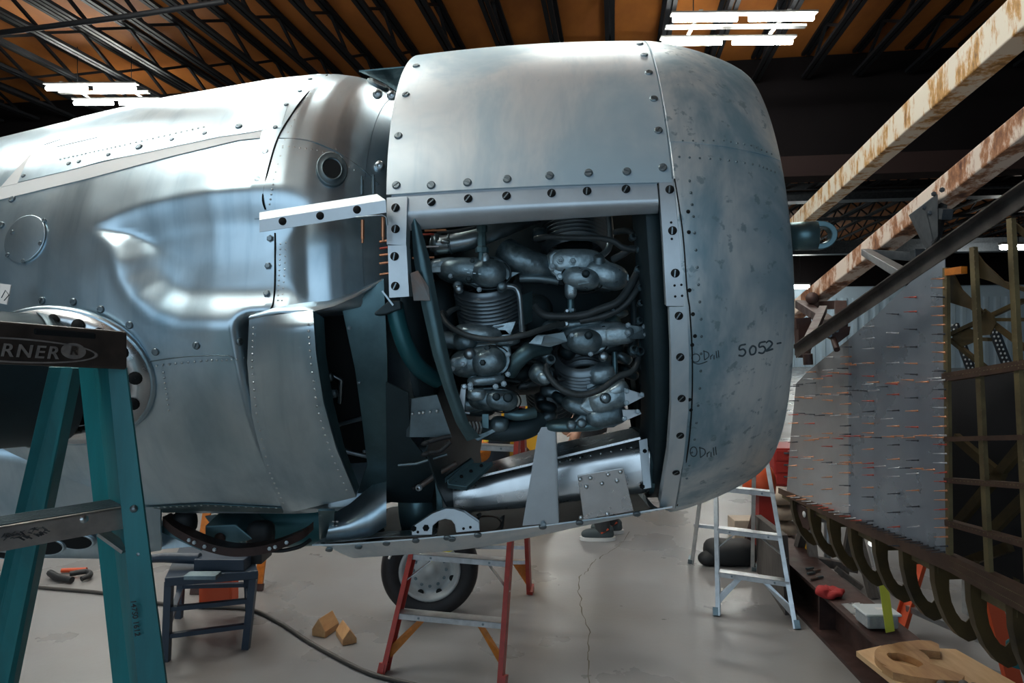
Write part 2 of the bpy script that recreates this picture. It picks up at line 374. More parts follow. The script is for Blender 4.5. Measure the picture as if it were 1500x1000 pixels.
# ------------------------------------------------------------------ the hall
JD = V(0.15, 1, 0).normalized(); CD = V(1, -0.15, 0).normalized()      # joist direction, cross direction
HX0, HX1, HY0, HY1 = -17, 31, -9, 45
DECK = 7.6; JBOT = 7.05
def hall(s, t, z): return CD * s + JD * t + V(0, 0, z)     # along the cross and joist directions
b = MB(); b.hexa([hall(HX0, HY0, -0.2), hall(HX1, HY0, -0.2), hall(HX1, HY1, -0.2), hall(HX0, HY1, -0.2), hall(HX0, HY0, 0), hall(HX1, HY0, 0), hall(HX1, HY1, 0), hall(HX0, HY1, 0)])
floor = tag(b.build('floor', 'floor', origin=(0, 0, 0)), 'grey polished concrete hangar floor with a long crack', kind='structure')
cr = [F(*q, 0.0015) for q in [(862, 1010), (864, 975), (860, 950), (864, 925), (852, 895), (850, 875), (847, 860), (850, 845), (862, 835), (868, 825), (880, 815), (905, 800), (922, 778)]]
cr = [p + V(random.uniform(-.008, .008), random.uniform(-.02, .02), 0) for p in smooth_path(cr, 5)]
b = MB(); b.add([p + V(s * (0.0026 + 0.001 * math.sin(i * 1.3)), 0, 0) for i, p in enumerate(cr) for s in (-1, 1)], [(2 * i, 2 * i + 1, 2 * i + 3, 2 * i + 2) for i in range(len(cr) - 1)])
b.build('crack', 'crackline', floor)
b = MB(); b.hexa([hall(HX0, HY0, DECK), hall(HX1, HY0, DECK), hall(HX1, HY1, DECK), hall(HX0, HY1, DECK), hall(HX0, HY0, DECK + .15), hall(HX1, HY0, DECK + .15), hall(HX1, HY1, DECK + .15), hall(HX0, HY1, DECK + .15)])
ceiling = tag(b.build('ceiling', 'deck'), 'orange brown plywood roof deck over black steel joists', kind='structure')
# one open-web joist: doubled-angle chords and a zigzag web; copied across the hall
GT = 15.2                                     # where the deep girder crosses
def joist_mesh(t0, t1):
    b = MB()
    for z, wd in ((JBOT + .03, .14), (DECK - .05, .15)):
        for s in (-1, 1): b.bar(JD * t0 + CD * (s * .05) + V(0, 0, z), JD * t1 + CD * (s * .05) + V(0, 0, z), .012 + wd * .42, .06)
    w = MB(); t = t0; up = False; st = .9
    while t + st <= t1 + .01:
        a = V(0, 0, JBOT + .05 if not up else DECK - .07) + JD * t; c = V(0, 0, JBOT + .05 if up else DECK - .07) + JD * (t + st)
        w.bar(a, c, .05, .05); t += st; up = not up
    return b, w
SEG = {'near': (HY0, GT - .3), 'far': (GT + .3, HY1)}
for key, (t0, t1) in SEG.items():
    jb, wb = joist_mesh(t0, t1); first = None
    step = 1.0; n = 48
    for i in range(n):
        s = -16.3 + i * step + .22
        if s > 30.5: break
        if first is None:
            j = jb.build('joist', 'joist', ceiling, origin=(0, 0, JBOT)); w = wb.build('web', 'joist', j, origin=(0, 0, JBOT)); first = (j, w)
        else:
            j = first[0].copy(); COL.objects.link(j); j.parent = ceiling; w = first[1].copy(); COL.objects.link(w); w.parent = j
        j.location = CD * s + V(0, 0, JBOT) - wloc(ceiling)
# deep girder with its lower flange, and a second one further back
def girder(t, z0, z1, name, m='girder'):
    b = MB(); b.hexa([hall(HX0, t - .12, z0), hall(HX1, t - .12, z0), hall(HX1, t + .12, z0), hall(HX0, t + .12, z0), hall(HX0, t - .12, z1), hall(HX1, t - .12, z1), hall(HX1, t + .12, z1), hall(HX0, t + .12, z1)])
    g = tag(b.build(name, m), None, kind='structure')
    f = MB(); f.hexa([hall(HX0, t - .3, z0 - .42), hall(HX1, t - .3, z0 - .42), hall(HX1, t + .3, z0 - .42), hall(HX0, t + .3, z0 - .42), hall(HX0, t - .3, z0), hall(HX1, t - .3, z0), hall(HX1, t + .3, z0), hall(HX0, t + .3, z0)])
    f.build('flange', 'flange' if name == 'trim_1' else 'darksteel', g); return g
tag(girder(GT, 5.45, DECK - .02, 'trim_1'), 'deep dark brown girder carrying the roof joists')
tag(girder(26, 7.05, 7.3, 'trim_2', 'darksteel'), 'second dark girder further down the hall')
tag(girder(36, 6.35, 6.6, 'trim_3', 'darksteel'), 'third dark girder near the far wall')
# walls
def wall(name, s0, t0, s1, t1, z0, z1, m, label):
    a = hall(s0, t0, 0); c = hall(s1, t1, 0); n = V(0, 0, 1).cross((c - a).normalized()) * .15; b = MB()
    b.hexa([a + V(0, 0, z0), c + V(0, 0, z0), c + n + V(0, 0, z0), a + n + V(0, 0, z0), a + V(0, 0, z1), c + V(0, 0, z1), c + n + V(0, 0, z1), a + n + V(0, 0, z1)])
    return tag(b.build(name, m), label, kind='structure')
wb = wall('wall_back', HX0, HY1, HX1, HY1, 0, DECK, 'wallpale', 'pale blue corrugated sheet wall at the far end')
b = MB(); s = HX0
while s < HX1:                                  # standing ribs of the far sheet wall (too far to pick apart)
    b.hexa([hall(s, HY1 - .12, 0), hall(s + .22, HY1 - .12, 0), hall(s + .3, HY1, 0), hall(s - .08, HY1, 0), hall(s, HY1 - .12, 4.3), hall(s + .22, HY1 - .12, 4.3), hall(s + .3, HY1, 4.3), hall(s - .08, HY1, 4.3)]); s += .62
tag(b.build('rib', 'wallpale', wb), kind='stuff')
b = MB(); b.hexa([hall(HX0, HY1 - .5, 5.0), hall(HX1, HY1 - .5, 5.0), hall(HX1, HY1 - .2, 5.0), hall(HX0, HY1 - .2, 5.0), hall(HX0, HY1 - .5, DECK), hall(HX1, HY1 - .5, DECK), hall(HX1, HY1 - .2, DECK), hall(HX0, HY1 - .2, DECK)])
b.build('fascia', 'girder', wb)
wall('wall_left', HX0, HY0, HX0, HY1, 0, DECK, 'walldark', 'grey sheet side wall')
wall('wall_right', HX1, HY0, HX1, HY1, 0, DECK, 'walldark', 'grey sheet side wall of the hangar')
# the hangar's open door lies behind the camera: wall left, right and above it
wf = wall('wall_front', HX0, HY0, -7.5, HY0, 0, DECK, 'walldark', 'grey wall beside the open hangar door')
for s0, s1, z0, z1 in ((5.5, HX1, 0, DECK), (-7.5, 5.5, 6.4, DECK)):
    o = wall('wall_panel', s0, HY0, s1, HY0, z0, z1, 'walldark', None); del o['kind']; o.parent = wf; o.location = o.location - wf.location
# columns at the far wall
for s, t in ((9.3, 43), (18.3, 43)):
    if s < HX1:
        b = MB()
        b.bar(hall(s, t, 0), hall(s, t, 5.2), .5, .5); tag(b.build('trim_4', 'darksteel'), 'dark steel post before the far wall', kind='structure')
# fluorescent fixtures: two in view, the others added unseen as fill light
for i, (x, y) in enumerate(LAMPS):
    lab = ['four-tube ceiling light above the nose of the cowling', 'four-tube ceiling light above the left nacelle roof',
           'added four-tube fill light out of view above the aircraft', 
           'added four-tube fill light out of view above the tip of the wing', 'added four-tube fill light out of view at far left of the nacelle', 'added four-tube fill light out of view just behind the joists above the nacelle', 'added four-tube fill light out of view behind the teal stepladder', 'added four-tube fill light out of view above the nacelle', 'added four-tube fill light out of view farther left over the nacelle', 'middle-distance fill light added out of sight just behind the nose', 'far fill light added out of sight beyond the cowling', 'far fill light added out of sight beyond the nose', 'far fill light added out of sight beyond the nacelle', 'farthest fill light added out of sight behind the nose'][i]
    r = thing('ceiling_light', lab, 'light', (x, y, LAMP_Z), 'fluorescent ceiling lights')
    L = 2.25 if i == 0 else 1.85; c = V(x, y, LAMP_Z); d2 = V(1, -0.02, 0).normalized(); e2 = V(0.02, 1, 0).normalized(); ax = (d2, e2, V(0, 0, 1))
    b = MB(); b.box(c + V(0, 0, .07), L, .1, .04, ax); b.box(c + e2 * .42 + V(0, 0, .085), L, .13, .03, ax); b.box(c - e2 * .42 + V(0, 0, .085), L, .13, .03, ax); b.box(c + d2 * L * .3 + V(0, 0, .105), .06, 1.0, .02, ax); b.box(c - d2 * L * .3 + V(0, 0, .105), .06, 1.0, .02, ax); b.build('housing', 'white_lamp', r)
    for sx in (-1, 1):
        for sy in (-1, 1):
            b = MB(); q = c + d2 * (sx * L * .26) + e2 * (sy * .42)
            b.tube([q - d2 * (L * .225), q + d2 * (L * .215)], .042, 10); b.build('tube', 'tube', r)
    b = MB()
    for sx in (-1, 1): b.tube([c + d2 * (sx * L * .3) + V(0, 0, .08), c + d2 * (sx * L * .3) + V(0, 0, DECK - LAMP_Z)], .008, 6)
    b.build('hanger', 'joist', r)
for px, py, Y, L, lab in ((1172, 420, 40, 1.1, 'small distant strip light left of the rusty beam'), (1492, 362, 30, 1.6, 'distant strip light at the right edge above the wing ribs')):
    c = P(px, py, Y); r = thing('strip_light', lab, 'light', c)
    b = MB(); b.box(c + V(0, 0, .15), L, .3, .1); b.build('housing', 'white_lamp', r)
    b = MB(); b.tube([c - V(L * .48, 0, 0), c + V(L * .48, 0, 0)], .11, 8); b.build('tube', 'tube', r)
    b = MB(); b.tube([c + V(0, 0, .2), V(c.x, c.y, DECK)], .02, 6); b.build('hanger', 'joist', r)
# pipes running across the ceiling beyond the girder
for t, z in ((20, 5.75), (24.5, 5.75)):
    b = MB(); b.tube([hall(-15, t, z), hall(16.5, t, z)], .06, 8)
    o = tag(b.build('conduit_pipe', 'darksteel'), 'thin %s conduit run across the roof beyond the girder' % ('nearer' if t < 22 else 'farther'), 'pipe')
b = MB(); b.tube([P(0, 48, 11.3), P(180, 25, 10.8), P(330, 2, 10.4)], .045, 8)
tag(b.build('conduit_pipe', 'joist'), 'dark conduit slanting across the roof joists at upper left', 'pipe')

# ------------------------------------------------------------------ aircraft frame of reference
O_AX = V(0.06, 2.2, 1.76); YAW, PITCH = -0.108, 0.065
aX = V(math.cos(YAW) * math.cos(PITCH), math.sin(YAW) * math.cos(PITCH), math.sin(PITCH)); aW = V(-math.sin(YAW), math.cos(YAW), 0); aU = aX.cross(aW)
def N(x, th, r): return O_AX + aX * x + aW * (-r * math.cos(th)) + aU * (r * math.sin(th))
def nrm(th): return aW * (-math.cos(th)) + aU * math.sin(th)
R_ = math.radians
def cast(px, py, rf, it=6):       # where the sight line of a photo pixel meets a body of revolution: gives (x, angle)
    d = V((px - 750) / 1000, 1, (500 - py) / 1000); o = V(0, 0, CAMZ) - O_AX
    dw, du, da = d.dot(aW), d.dot(aU), d.dot(aX); ow, ou, oa = o.dot(aW), o.dot(aU), o.dot(aX)
    r = rf if not callable(rf) else 0.69; x = th = 0
    for _ in range(it):
        A = dw * dw + du * du; B = 2 * (ow * dw + ou * du); C = ow * ow + ou * ou - r * r; D = B * B - 4 * A * C
        t = (-B - math.sqrt(D)) / (2 * A) if D > 0 else -B / (2 * A)
        x = oa + t * da; th = math.atan2(ou + t * du, -(ow + t * dw))
        if not callable(rf): break
        r = lerp(r, rf(x, th), 0.7)
    return x, th
# cowling: outer radius along the axis
XS, RS, XL, RL = 0.377, 0.703, -0.254, 0.731
def r_cowl(x, th=0):
    if x <= XS: 
        t = (x - XL) / (XS - XL); return lerp(RL, RS, t) + 0.010 * max(0, 4 * t * (1 - t))
    s = min(1, (x - XS) / 0.2655); c = math.sqrt(max(0, 1 - s ** (2 / 1.54))) if False else math.cos(math.asin(min(1, s ** (1 / 1.5358)))) ** 1.5358
    return RS - 0.1096 + 0.1096 * c
# nacelle body: radius along the axis, with the hollow in its side
BODY = [(-2.7, .50), (-2.2, .565), (-1.63, .629), (-1.376, .657), (-1.02, .693), (-.69, .71), (-.56, .709), (-.51, .704), (-.46, .693), (-.41, .675), (-.38, .657), (-.353, .632), (-.32, .602), (-.29, .575), (-.26, .54)]
def r_body0(x, th=0): return interp(BODY, x)
TROUGH = [(144, 333), (172, 320), (205, 310), (250, 300), (300, 293), (350, 289), (430, 288), (470, 290), (470, 466), (430, 467), (380, 467), (310, 468), (262, 466), (228, 453), (200, 430), (184, 404), (178, 380), (168, 355), (152, 340)]
TR = [cast(px, py, .70) for px, py in TROUGH]
def sdist(p, poly):
    x, y = p; d = 1e9; ins = False; n = len(poly)
    for i in range(n):
        ax, ay = poly[i]; bx, by = poly[(i + 1) % n]; vx, vy = bx - ax, by - ay; L = vx * vx + vy * vy
        t = max(0, min(1, ((x - ax) * vx + (y - ay) * vy) / L)) if L else 0
        d = min(d, math.hypot(ax + vx * t - x, ay + vy * t - y))
        if (ay > y) != (by > y) and x < (bx - ax) * (y - ay) / (by - ay) + ax: ins = not ins
    return d if ins else -d
TRs = [(x, th * .7) for x, th in TR]
def r_body(x, th):
    r = r_body0(x)
    if -1.15 < x < -.3 and -.35 < th < .55:
        s = sdist((x, th * .7), TRs)
        fade = 1 - sstep(-.52, -.40, x)
        lower = sstep(-.12, .04, th)                       # softer toward the lower lip
        r -= (0.028 * sstep(-.025, .075, s) + .014 * sstep(.0, .15, s)) * fade
        r += 0.002 * math.exp(-((s + .012) / .02) ** 2) * fade
    if th < .9 and x < -.5:                                # hand-beaten unevenness
        q = V(x * 3.1, th * 2.3, 1.7); r += 0.0045 * noise.noise(q) + 0.002 * noise.noise(q * 3.3)
    return r
def frompx(pts, rf, off=0.0):
    out = []
    for px, py in pts:
        x, th = cast(px, py, rf); r = rf(x, th) if callable(rf) else rf; out.append(N(x, th, r + off))
    return out
def surf_n(rf, x, th):
    e = .004; p = N(x, th, rf(x, th)); dx = N(x + e, th, rf(x + e, th)) - p; dt = N(x, th + e, rf(x, th + e)) - p
    n = dt.cross(dx).normalized(); return n if n.dot(nrm(th)) > 0 else -n
def on(px, py, rf, off=0.0):
    x, th = cast(px, py, rf); return N(x, th, rf(x, th) + off), surf_n(rf, x, th)
def xpatch(rf, c00, c10, c11, c01, off, thick, nu=24, nv=24):     # raised sheet between four (x, angle) corners
    def q(u, v): return (lerp(lerp(c00[0], c10[0], u), lerp(c01[0], c11[0], u), v), lerp(lerp(c00[1], c10[1], u), lerp(c01[1], c11[1], u), v))
    def fo(u, v): x, t = q(u, v); return N(x, t, rf(x, t) + off)
    def fi(u, v): x, t = q(u, v); return N(x, t, rf(x, t) + off - thick)
    return MB().shell(fo, fi, nu, nv)
def edge(pl, t):
    n = len(pl) - 1; i = min(n - 1, int(t * n)); k = t * n - i
    return (lerp(pl[i][0], pl[i + 1][0], k), lerp(pl[i][1], pl[i + 1][1], k))
def epatch(rfo, left, right, thick, nu=20, nv=24):                # sheet between two pixel polylines, cast at radius rfo(u, v)
    def at(u, v, o):
        a = edge(left, v); c = edge(right, v); px, py = lerp(a[0], c[0], u), lerp(a[1], c[1], u); r = rfo(u, v)
        x, th = cast(px, py, r); return N(x, th, r + o)
    return MB().shell(lambda u, v: at(u, v, 0), lambda u, v: at(u, v, -thick), nu, nv)

# ------------------------------------------------------------------ nacelle behind the cowling
nac = thing('engine_nacelle', 'polished bare metal engine nacelle with hollowed side behind the cowling', 'aircraft', N(-1.0, 0, 0) - V(0, 0, .6))
def r_skin(x, th):
    r = r_body(x, th); t = th
    lo = sstep(R_(-52), R_(-76), t) if -PI / 2 <= t else sstep(R_(-128), R_(-104), t)
    r *= 1 - .075 * lo * sstep(-1.5, -1.2, x)
    if x > -.64 and -1.2 < t < 0:                           # throat under the exhaust shroud
        k = sstep(-.635, -.60, x) * sstep(R_(-4.6), R_(-8), t) * sstep(R_(-66), R_(-62), t); r = lerp(r, min(r, .50), k)
    return r
b = MB()
xs = [-2.7 + i * .06 for i in range(20)] + [-1.5 + i * .0105 for i in range(int(1.24 / .0105))] + [-.262, -.255]
xs = sorted(set(round(x, 4) for x in xs)); ths = []
t = -PI
while t < PI - 1e-6:
    ths.append(t); t += R_(.9) if -1.25 < t < 1.3 else R_(4)
vs = [N(x, th, r_skin(x, th)) for x in xs for th in ths]; m = len(ths)
b.add(vs, [(i * m + k, i * m + (k + 1) % m, (i + 1) * m + (k + 1) % m, (i + 1) * m + k) for i in range(len(xs) - 1) for k in range(m)], True)
skin = b.build('skin', 'skin', nac)
rb = r_skin
# upper skin panel, its cream lap strips, and the shoulder skins
LL = cast(28, 268, rb); LR = cast(413, 189, rb); TOPL = cast(142, 163, rb)
up_p = xpatch(rb, LL, LR, (-.585, R_(118)), (TOPL[0] - .05, R_(118)), .004, .003, 40, 40).build('upper_panel', 'skin', nac)
def strip(pl_a, pl_b, off, m, name, parent, n=40, rf=rb):
    def at(u, v, o):
        a = edge(pl_a, u); c = edge(pl_b, u); x, th = cast(lerp(a[0], c[0], v), lerp(a[1], c[1], v), rf); return N(x, th, rf(x, th) + o)
    return MB().shell(lambda u, v: at(u, v, off), lambda u, v: at(u, v, off - .002), n, 2).build(name, m, parent)
strip([(-120, 300), (30, 268), (130, 244), (250, 214), (350, 193), (412, 190)], [(-120, 322), (22, 288), (130, 262), (250, 230), (350, 206), (410, 200)], .0025, 'lap', 'lap_strip', nac)
strip([(2, 275), (40, 232), (92, 184), (118, 168)], [(26, 270), (62, 232), (104, 186), (124, 168)], .0032, 'lap', 'lap_strip', nac, 24)
sh = xpatch(rb, (-.587, R_(14)), (-.345, R_(14)), (-.345, R_(118)), (-.592, R_(118)), .0035, .003, 30, 50).build('shoulder_panel', 'skin', nac)
nk = xpatch(rb, (-.562, R_(-5)), (-.345, R_(-3)), (-.345, R_(12.5)), (-.565, R_(12.5)), .0035, .003, 30, 16).build('neck_panel', 'skin', nac)
# joint lines on the shoulder: thin raised edges
def seam(pl, m='dullmetal', r=.0014, parent=nac, rf=rb, name='seam', off=.004):
    pts = smooth_path([N(*(lambda q: (q[0], q[1], rf(*q) + off))(cast(*p, rf))) for p in pl], 5)
    return MB().tube(pts, r, 5).build(name, m, parent)
seam([(408, 204), (450, 207), (490, 222), (530, 248), (556, 272)])
seam([(480, 112), (450, 140), (428, 170), (408, 204), (394, 250), (386, 290), (390, 308)], 'hole', .002)
seam([(404, 342), (404, 380), (403, 430), (398, 452), (384, 462)], 'hole', .002)
seam([(212, 530), (270, 522), (330, 520), (362, 516)], 'dullmetal', .0014)
seam([(66, 214), (90, 206)], 'dullmetal', .0012); seam([(84, 217), (144, 203)], 'dullmetal', .0012)
# oval ports in the shoulder
def port(px, py, r1, r2, hole_r, parent=nac):
    p, n = on(px, py, rb, .004); x, y, d = basis(n, aX); b = MB()
    b.lathe(p, n, [(-.004, r1), (.004, r1), (.006, r1 * .93), (.003, r1 * .7), (.006, r2 * 1.15), (.006, r2), (-.03, r2 * .92)], 28, up=aX, sx=1.15, sy=.85)
    o = b.build('port', 'dullmetal', parent); h = MB(); h.lathe(p, n, [(.0055, 0.0001), (.0055, hole_r)], 24, up=aX, sx=1.15, sy=.9); h.build('hole', 'hole', o)
port(487, 250, .043, .025, .023); port(556, 134, .04, .024, .022)
# round access cover with six screws at the left edge
p, n = on(38, 350, rb, .001); b = MB(); b.lathe(p, n, [(-.003, .062), (.0025, .062), (.003, .060), (.003, 0.0002)], 40, sx=.95, sy=1.0)
cov = b.build('access_cover', 'skin', nac)
for q in ((47, 318), (66, 324), (20, 341), (61, 357), (13, 374), (36, 383)):
    s, n = on(*q, rb, .004); screw(s, n, cov, .006)
for q in ((62, 440), (108, 442), (148, 453), (190, 476), (228, 515), (288, 506), (350, 501), (378, 263), (389, 223), (18, 292), (2, 330)):
    s, n = on(*q, rb, .001); screw(s, n, nac, .0095)
for i, q in enumerate(((205, 217), (253, 206), (301, 197), (351, 187), (160, 228), (117, 238), (102, 241), (36, 259), (420, 155), (404, 188), (440, 135), (455, 118))):
    s, n = on(*q, rb, .004); screw(s, n, up_p, .0095 if i in (0, 3) else .006)
for q in ((397, 350), (394, 390), (392, 430)):
    s, n = on(*q, rb, .003); bolt(s, n, nac, .007)
def rvline(pl, n, rf=rb, r=.0028, parent=nac, off=.003, m='screw_b'):
    pts = []
    for i in range(n):
        q = edge(pl, i / (n - 1)) if n > 1 else pl[0]; x, th = cast(*q, rf); pts.append((N(x, th, rf(x, th) + off), surf_n(rf, x, th)))
    return rivets(pts, r, parent, m)
rvline([(412, 358), (410, 400), (408, 440)], 12); rvline([(420, 356), (418, 400), (414, 440)], 10)
rvline([(470, 120), (444, 152), (420, 200), (402, 262), (396, 300)], 22); rvline([(415, 215), (470, 222), (520, 250)], 14)
rvline([(230, 535), (300, 528), (355, 526)], 16); rvline([(248, 600), (240, 545)], 8)
rvline([(90, 235), (180, 215), (300, 188)], 30, off=.005)
rvline([(215, 742), (300, 738), (405, 742)], 20, r=.004)
# bottom edge flange of the nacelle
strip([(190, 742), (300, 736), (414, 742)], [(190, 762), (300, 756), (416, 756)], .004, 'tealmetal', 'bottom_flange', nac, 20)
# exhaust shroud: bulged sheet with an open slot facing forward
shroud = epatch(lambda u, v: .712 + .034 * math.sin(u * PI / 2) * min(1, v * 9 + .25), [(365, 466), (362, 530), (369, 610), (388, 690), (417, 752)],
                [(458, 454), (463, 520), (474, 590), (492, 655), (522, 728)], .012, 24, 40).build('exhaust_shroud', 'skin', nac)
b = MB()       # top cheek that leads from the shroud up onto the neck
def cheek(o):
    def f(u, v):
        a = edge([(365, 468), (410, 459), (458, 456), (490, 448), (525, 433), (562, 411)], u); c = edge([(366, 462), (400, 451), (440, 444), (480, 439), (520, 426), (562, 407)], u)
        r0 = edge([(.714, 0), (.718, 0), (.720, 0), (.700, 0), (.660, 0), (.618, 0)], u)[0]; r1 = edge([(.714, 0), (.708, 0), (.70, 0), (.675, 0), (.645, 0), (.612, 0)], u)[0]
        px, py = lerp(a[0], c[0], v), lerp(a[1], c[1], v); r = lerp(r0, r1, v); x, th = cast(px, py, r); return N(x, th, r + o + .004 * math.sin(v * PI))
    return f
b.shell(cheek(0), cheek(-.006), 30, 10).build('shroud_cheek', 'skin', nac)
rvline([(372, 480), (370, 540), (377, 610), (395, 690), (415, 735)], 26, lambda x, t: .716, .0032)
rvline([(452, 475), (456, 530), (466, 600), (484, 660), (508, 716)], 24, lambda x, t: .746, .0032)
epatch(lambda u, v: .545, [(445, 462), (450, 520), (462, 600), (486, 680), (500, 735)], [(562, 420), (566, 520), (568, 620), (566, 690), (552, 720)], .004, 10, 20).build('slot_shade', 'hole', nac)  # black sheet: the shade inside the slot put in as colour
# inner lip strip of the slot and the dark flap plate beyond it
epatch(lambda u, v: .742 - .05 * u, [(460, 456), (465, 520), (476, 590), (494, 655), (522, 722)], [(474, 466), (477, 520), (488, 590), (504, 655), (526, 714)], .003, 4, 30).build('slot_lip', 'tealmetal', nac)
flap = epatch(lambda u, v: .63, [(502, 456), (520, 540), (531, 620), (538, 680), (522, 728)], [(562, 408), (567, 520), (568, 620), (567, 690), (564, 728)], .006, 10, 24).build('flap_plate', 'tealmetal', nac)
for q in ((512, 480), (526, 560), (534, 660)):
    x, th = cast(*q, .63); bolt(N(x, th, .632), nrm(th), flap, .004)
b = MB(); b.tube(frompx([(482, 630), (500, 620), (532, 612)], .56), .006, 8); b.tube(frompx([(486, 656), (540, 668)], .57), .007, 8); b.tube(frompx([(478, 545), (500, 556), (498, 590)], .57), .006, 8)
b.build('exhaust_stay', 'pipe', nac)
b = MB()
for q in ((470, 552), (482, 552), (476, 572), (488, 576)): b.blob(frompx([q], .58)[0], V(.012, 0, 0), V(0, .01, 0), V(0, 0, .012), 10, 6, .6)
b.build('exhaust_clip', 'dullmetal', nac)
# bright curved lower fairing between nacelle and the cowling's bottom
def fairf(o):
    def f(u, v):
        a = edge([(488, 752), (512, 738), (540, 714), (566, 692)], u); c = edge([(476, 791), (510, 790), (545, 784), (566, 770)], u)
        return P(lerp(a[0], c[0], v), lerp(a[1], c[1], v), 1.92 + .02 * u - .09 * math.sin(PI * (.08 + .62 * v)) + o)
    return f
fair = MB().shell(fairf(0), fairf(.005), 20, 16).build('lower_fairing', 'skin', nac)
epatch(lambda u, v: .655, [(565, 560), (566, 640), (566, 700), (566, 735)], [(598, 575), (600, 640), (640, 690), (632, 738)], .005, 8, 20).build('bay_apron', 'inner', nac)
epatch(lambda u, v: .752, [(466, 748), (468, 790)], [(490, 748), (488, 790)], .006, 4, 6).build('fairing_post', 'tealmetal', nac)
rvline([(489, 762), (488, 780)], 4, lambda x, t: .754, .004); rvline([(494, 762), (493, 780)], 4, lambda x, t: .754, .004)
# stub drum with a holed flange ring at the left edge
pc, nc = on(92, 552, lambda x, t: .70); DX = V(-.62, -.78, .03).normalized(); ax_, ay_, _ = basis(nc, V(0, 0, 1))   # ax_ horizontal, ay_ up
ell = lambda k, sx, sy, off: [pc + nc * off + ax_ * (math.cos(2 * PI * i / 48) * sx) + ay_ * (math.sin(2 * PI * i / 48) * sy) for i in range(48)]
b = MB(); b.ring(ell(0, .228, .168, .012), ell(0, .172, .120, .03), -nc * .006, True)
fl = b.build('flange_ring', 'bright', nac)
b = MB(); b.ring(ell(0, .236, .175, .004), ell(0, .225, .165, .012), -nc * .01, True); b.build('flange_edge', 'skin', fl)
sgn = 1 if ax_.x > 0 else -1
for a in (-52, -24, 2, 28, 50, 66, 84, 102):
    t = R_(a); q = pc + nc * .0225 + ax_ * (sgn * math.cos(t) * .2) + ay_ * (math.sin(t) * .144); h = MB(); h.lathe(q, nc + (ax_ * (sgn * math.cos(t)) + ay_ * math.sin(t)) * .3, [(.0, .016), (.0012, .016), (.0012, .0002)], 14); h.build('hole', 'hole', fl)
b = MB(); b.add(ell(0, .172, .12, .014), [tuple(range(48))]); b.build('ring_back', 'hole', nac)
b = MB(); dc = pc + V(-.02, 0, -.005); b.lathe(dc, DX, [(-.02, .148), (.0, .155), (.25, .158), (.55, .165), (.56, .150), (.5, .001)], 48); dr = b.build('stub_drum', 'inner', nac)
bands = MB(); bands.lathe(dc, DX, [(.03, .157), (.03, .160), (.05, .160), (.05, .157)], 48); bands.build('drum_band', 'dullmetal', dr)
# small white placard clipped above the drum
b = MB(); pp = [P(0, 415, 1.6), P(16, 417, 1.6), P(10, 446, 1.58), P(0, 444, 1.58)]; b.prism(pp, V(0, .004, 0)); b.build('placard', 'paper', nac)
b = MB(); b.tube([P(2, 436, 1.575), P(8, 425, 1.578), P(13, 432, 1.578), P(6, 440, 1.575)], .0012, 5); b.build('placard_mark', 'pencil', nac)
# lower wing-root fairing with lightening holes
wf_ = MB(); pl = [P(-60, 640, 1.78), P(60, 655, 1.80), P(150, 650, 1.82), P(235, 640, 1.86)]; pb = [P(-60, 800, 1.86), P(60, 817, 1.9), P(150, 818, 1.92), P(235, 806, 1.95)]; pt = [P(-60, 600, 1.99), P(60, 600, 2.0), P(150, 600, 2.0), P(235, 600, 2.05)]; pq = [P(-60, 812, 2.5), P(60, 815, 2.5), P(150, 815, 2.5), P(235, 800, 2.5)]
def wfun(o):
    def f(u, v):
        k = u * 3; i = min(2, int(k)); k -= i; ro = [lerp(a[i], a[i + 1], k) for a in (pt, pl, pb, pq)]; w = v * 3; j = min(2, int(w)); w -= j
        return lerp(ro[j], ro[j + 1], w) + V(0, o, 0)
    return f
wf_.shell(wfun(0), wfun(.008), 12, 18); rf_ = wf_.build('root_fairing', 'skin', nac)
for px, py, sx in ((112, 793, .045), (66, 800, .05), (12, 806, .05)):
    c = P(px, py, 1.885); h = MB(); h.lathe(c, V(0, -1, -.35), [(-.006, sx * 1.18), (.002, sx * 1.15), (.004, sx), (-.006, sx * .9)], 24, sx=1, sy=.5, up=V(0, 0, 1)); o = h.build('lightening_hole', 'skin', rf_)
    h = MB(); h.lathe(c, V(0, -1, -.35), [(.0035, .0002), (.0035, sx)], 24, sx=1, sy=.5, up=V(0, 0, 1)); h.build('hole', 'hole', o)
# belly: curved brown hoop, blue-green tube, pale plates hanging under the nacelle
hp = smooth_path([P(238, 763, 1.95), P(258, 780, 1.93), P(300, 800, 1.92), (P(345, 809, 1.92)), P(395, 803, 1.94), P(440, 785, 1.98), P(452, 776, 2.0)], 6)
b = MB(); ln = []
for p in hp: ln.append(p)
def hoopf(o):
    def f(u, v):
        k = u * (len(hp) - 1); i = min(len(hp) - 2, int(k)); return lerp(hp[i], hp[i + 1], k - i) + V(0, o, lerp(.012, -.012, v))
    return f
b.shell(hoopf(0), hoopf(.05), 36, 1); hoop = b.build('belly_hoop', 'brown', nac)
for i in (9, 10, 12, 14, 24, 25, 27): bolt(hp[i] + V(0, -.002, .0), V(0, -1, 0), hoop, .0045, 'screw_b')
b = MB(); b.tube([P(345, 752, 2.25), P(400, 764, 2.28), P(475, 760, 2.3), P(560, 745, 2.32)], .085, 20, rs=[.06, .085, .085, .07]); b.build('belly_tube', 'greenblue', nac)
for q in ((352, 758), (364, 760)): b = MB(); b.lathe(P(*q, 2.26), V(1, .02, -.03), [(0, .08), (0, .088), (.012, .088), (.012, .08)], 24); b.build('tube_band', 'tealmetal', nac)
b = MB(); b.prism([P(300, 756, 2.1), P(342, 752, 2.1), P(350, 770, 2.1), P(312, 772, 2.1)], V(0, .01, 0)); b.build('belly_plate', 'paleblue', nac)
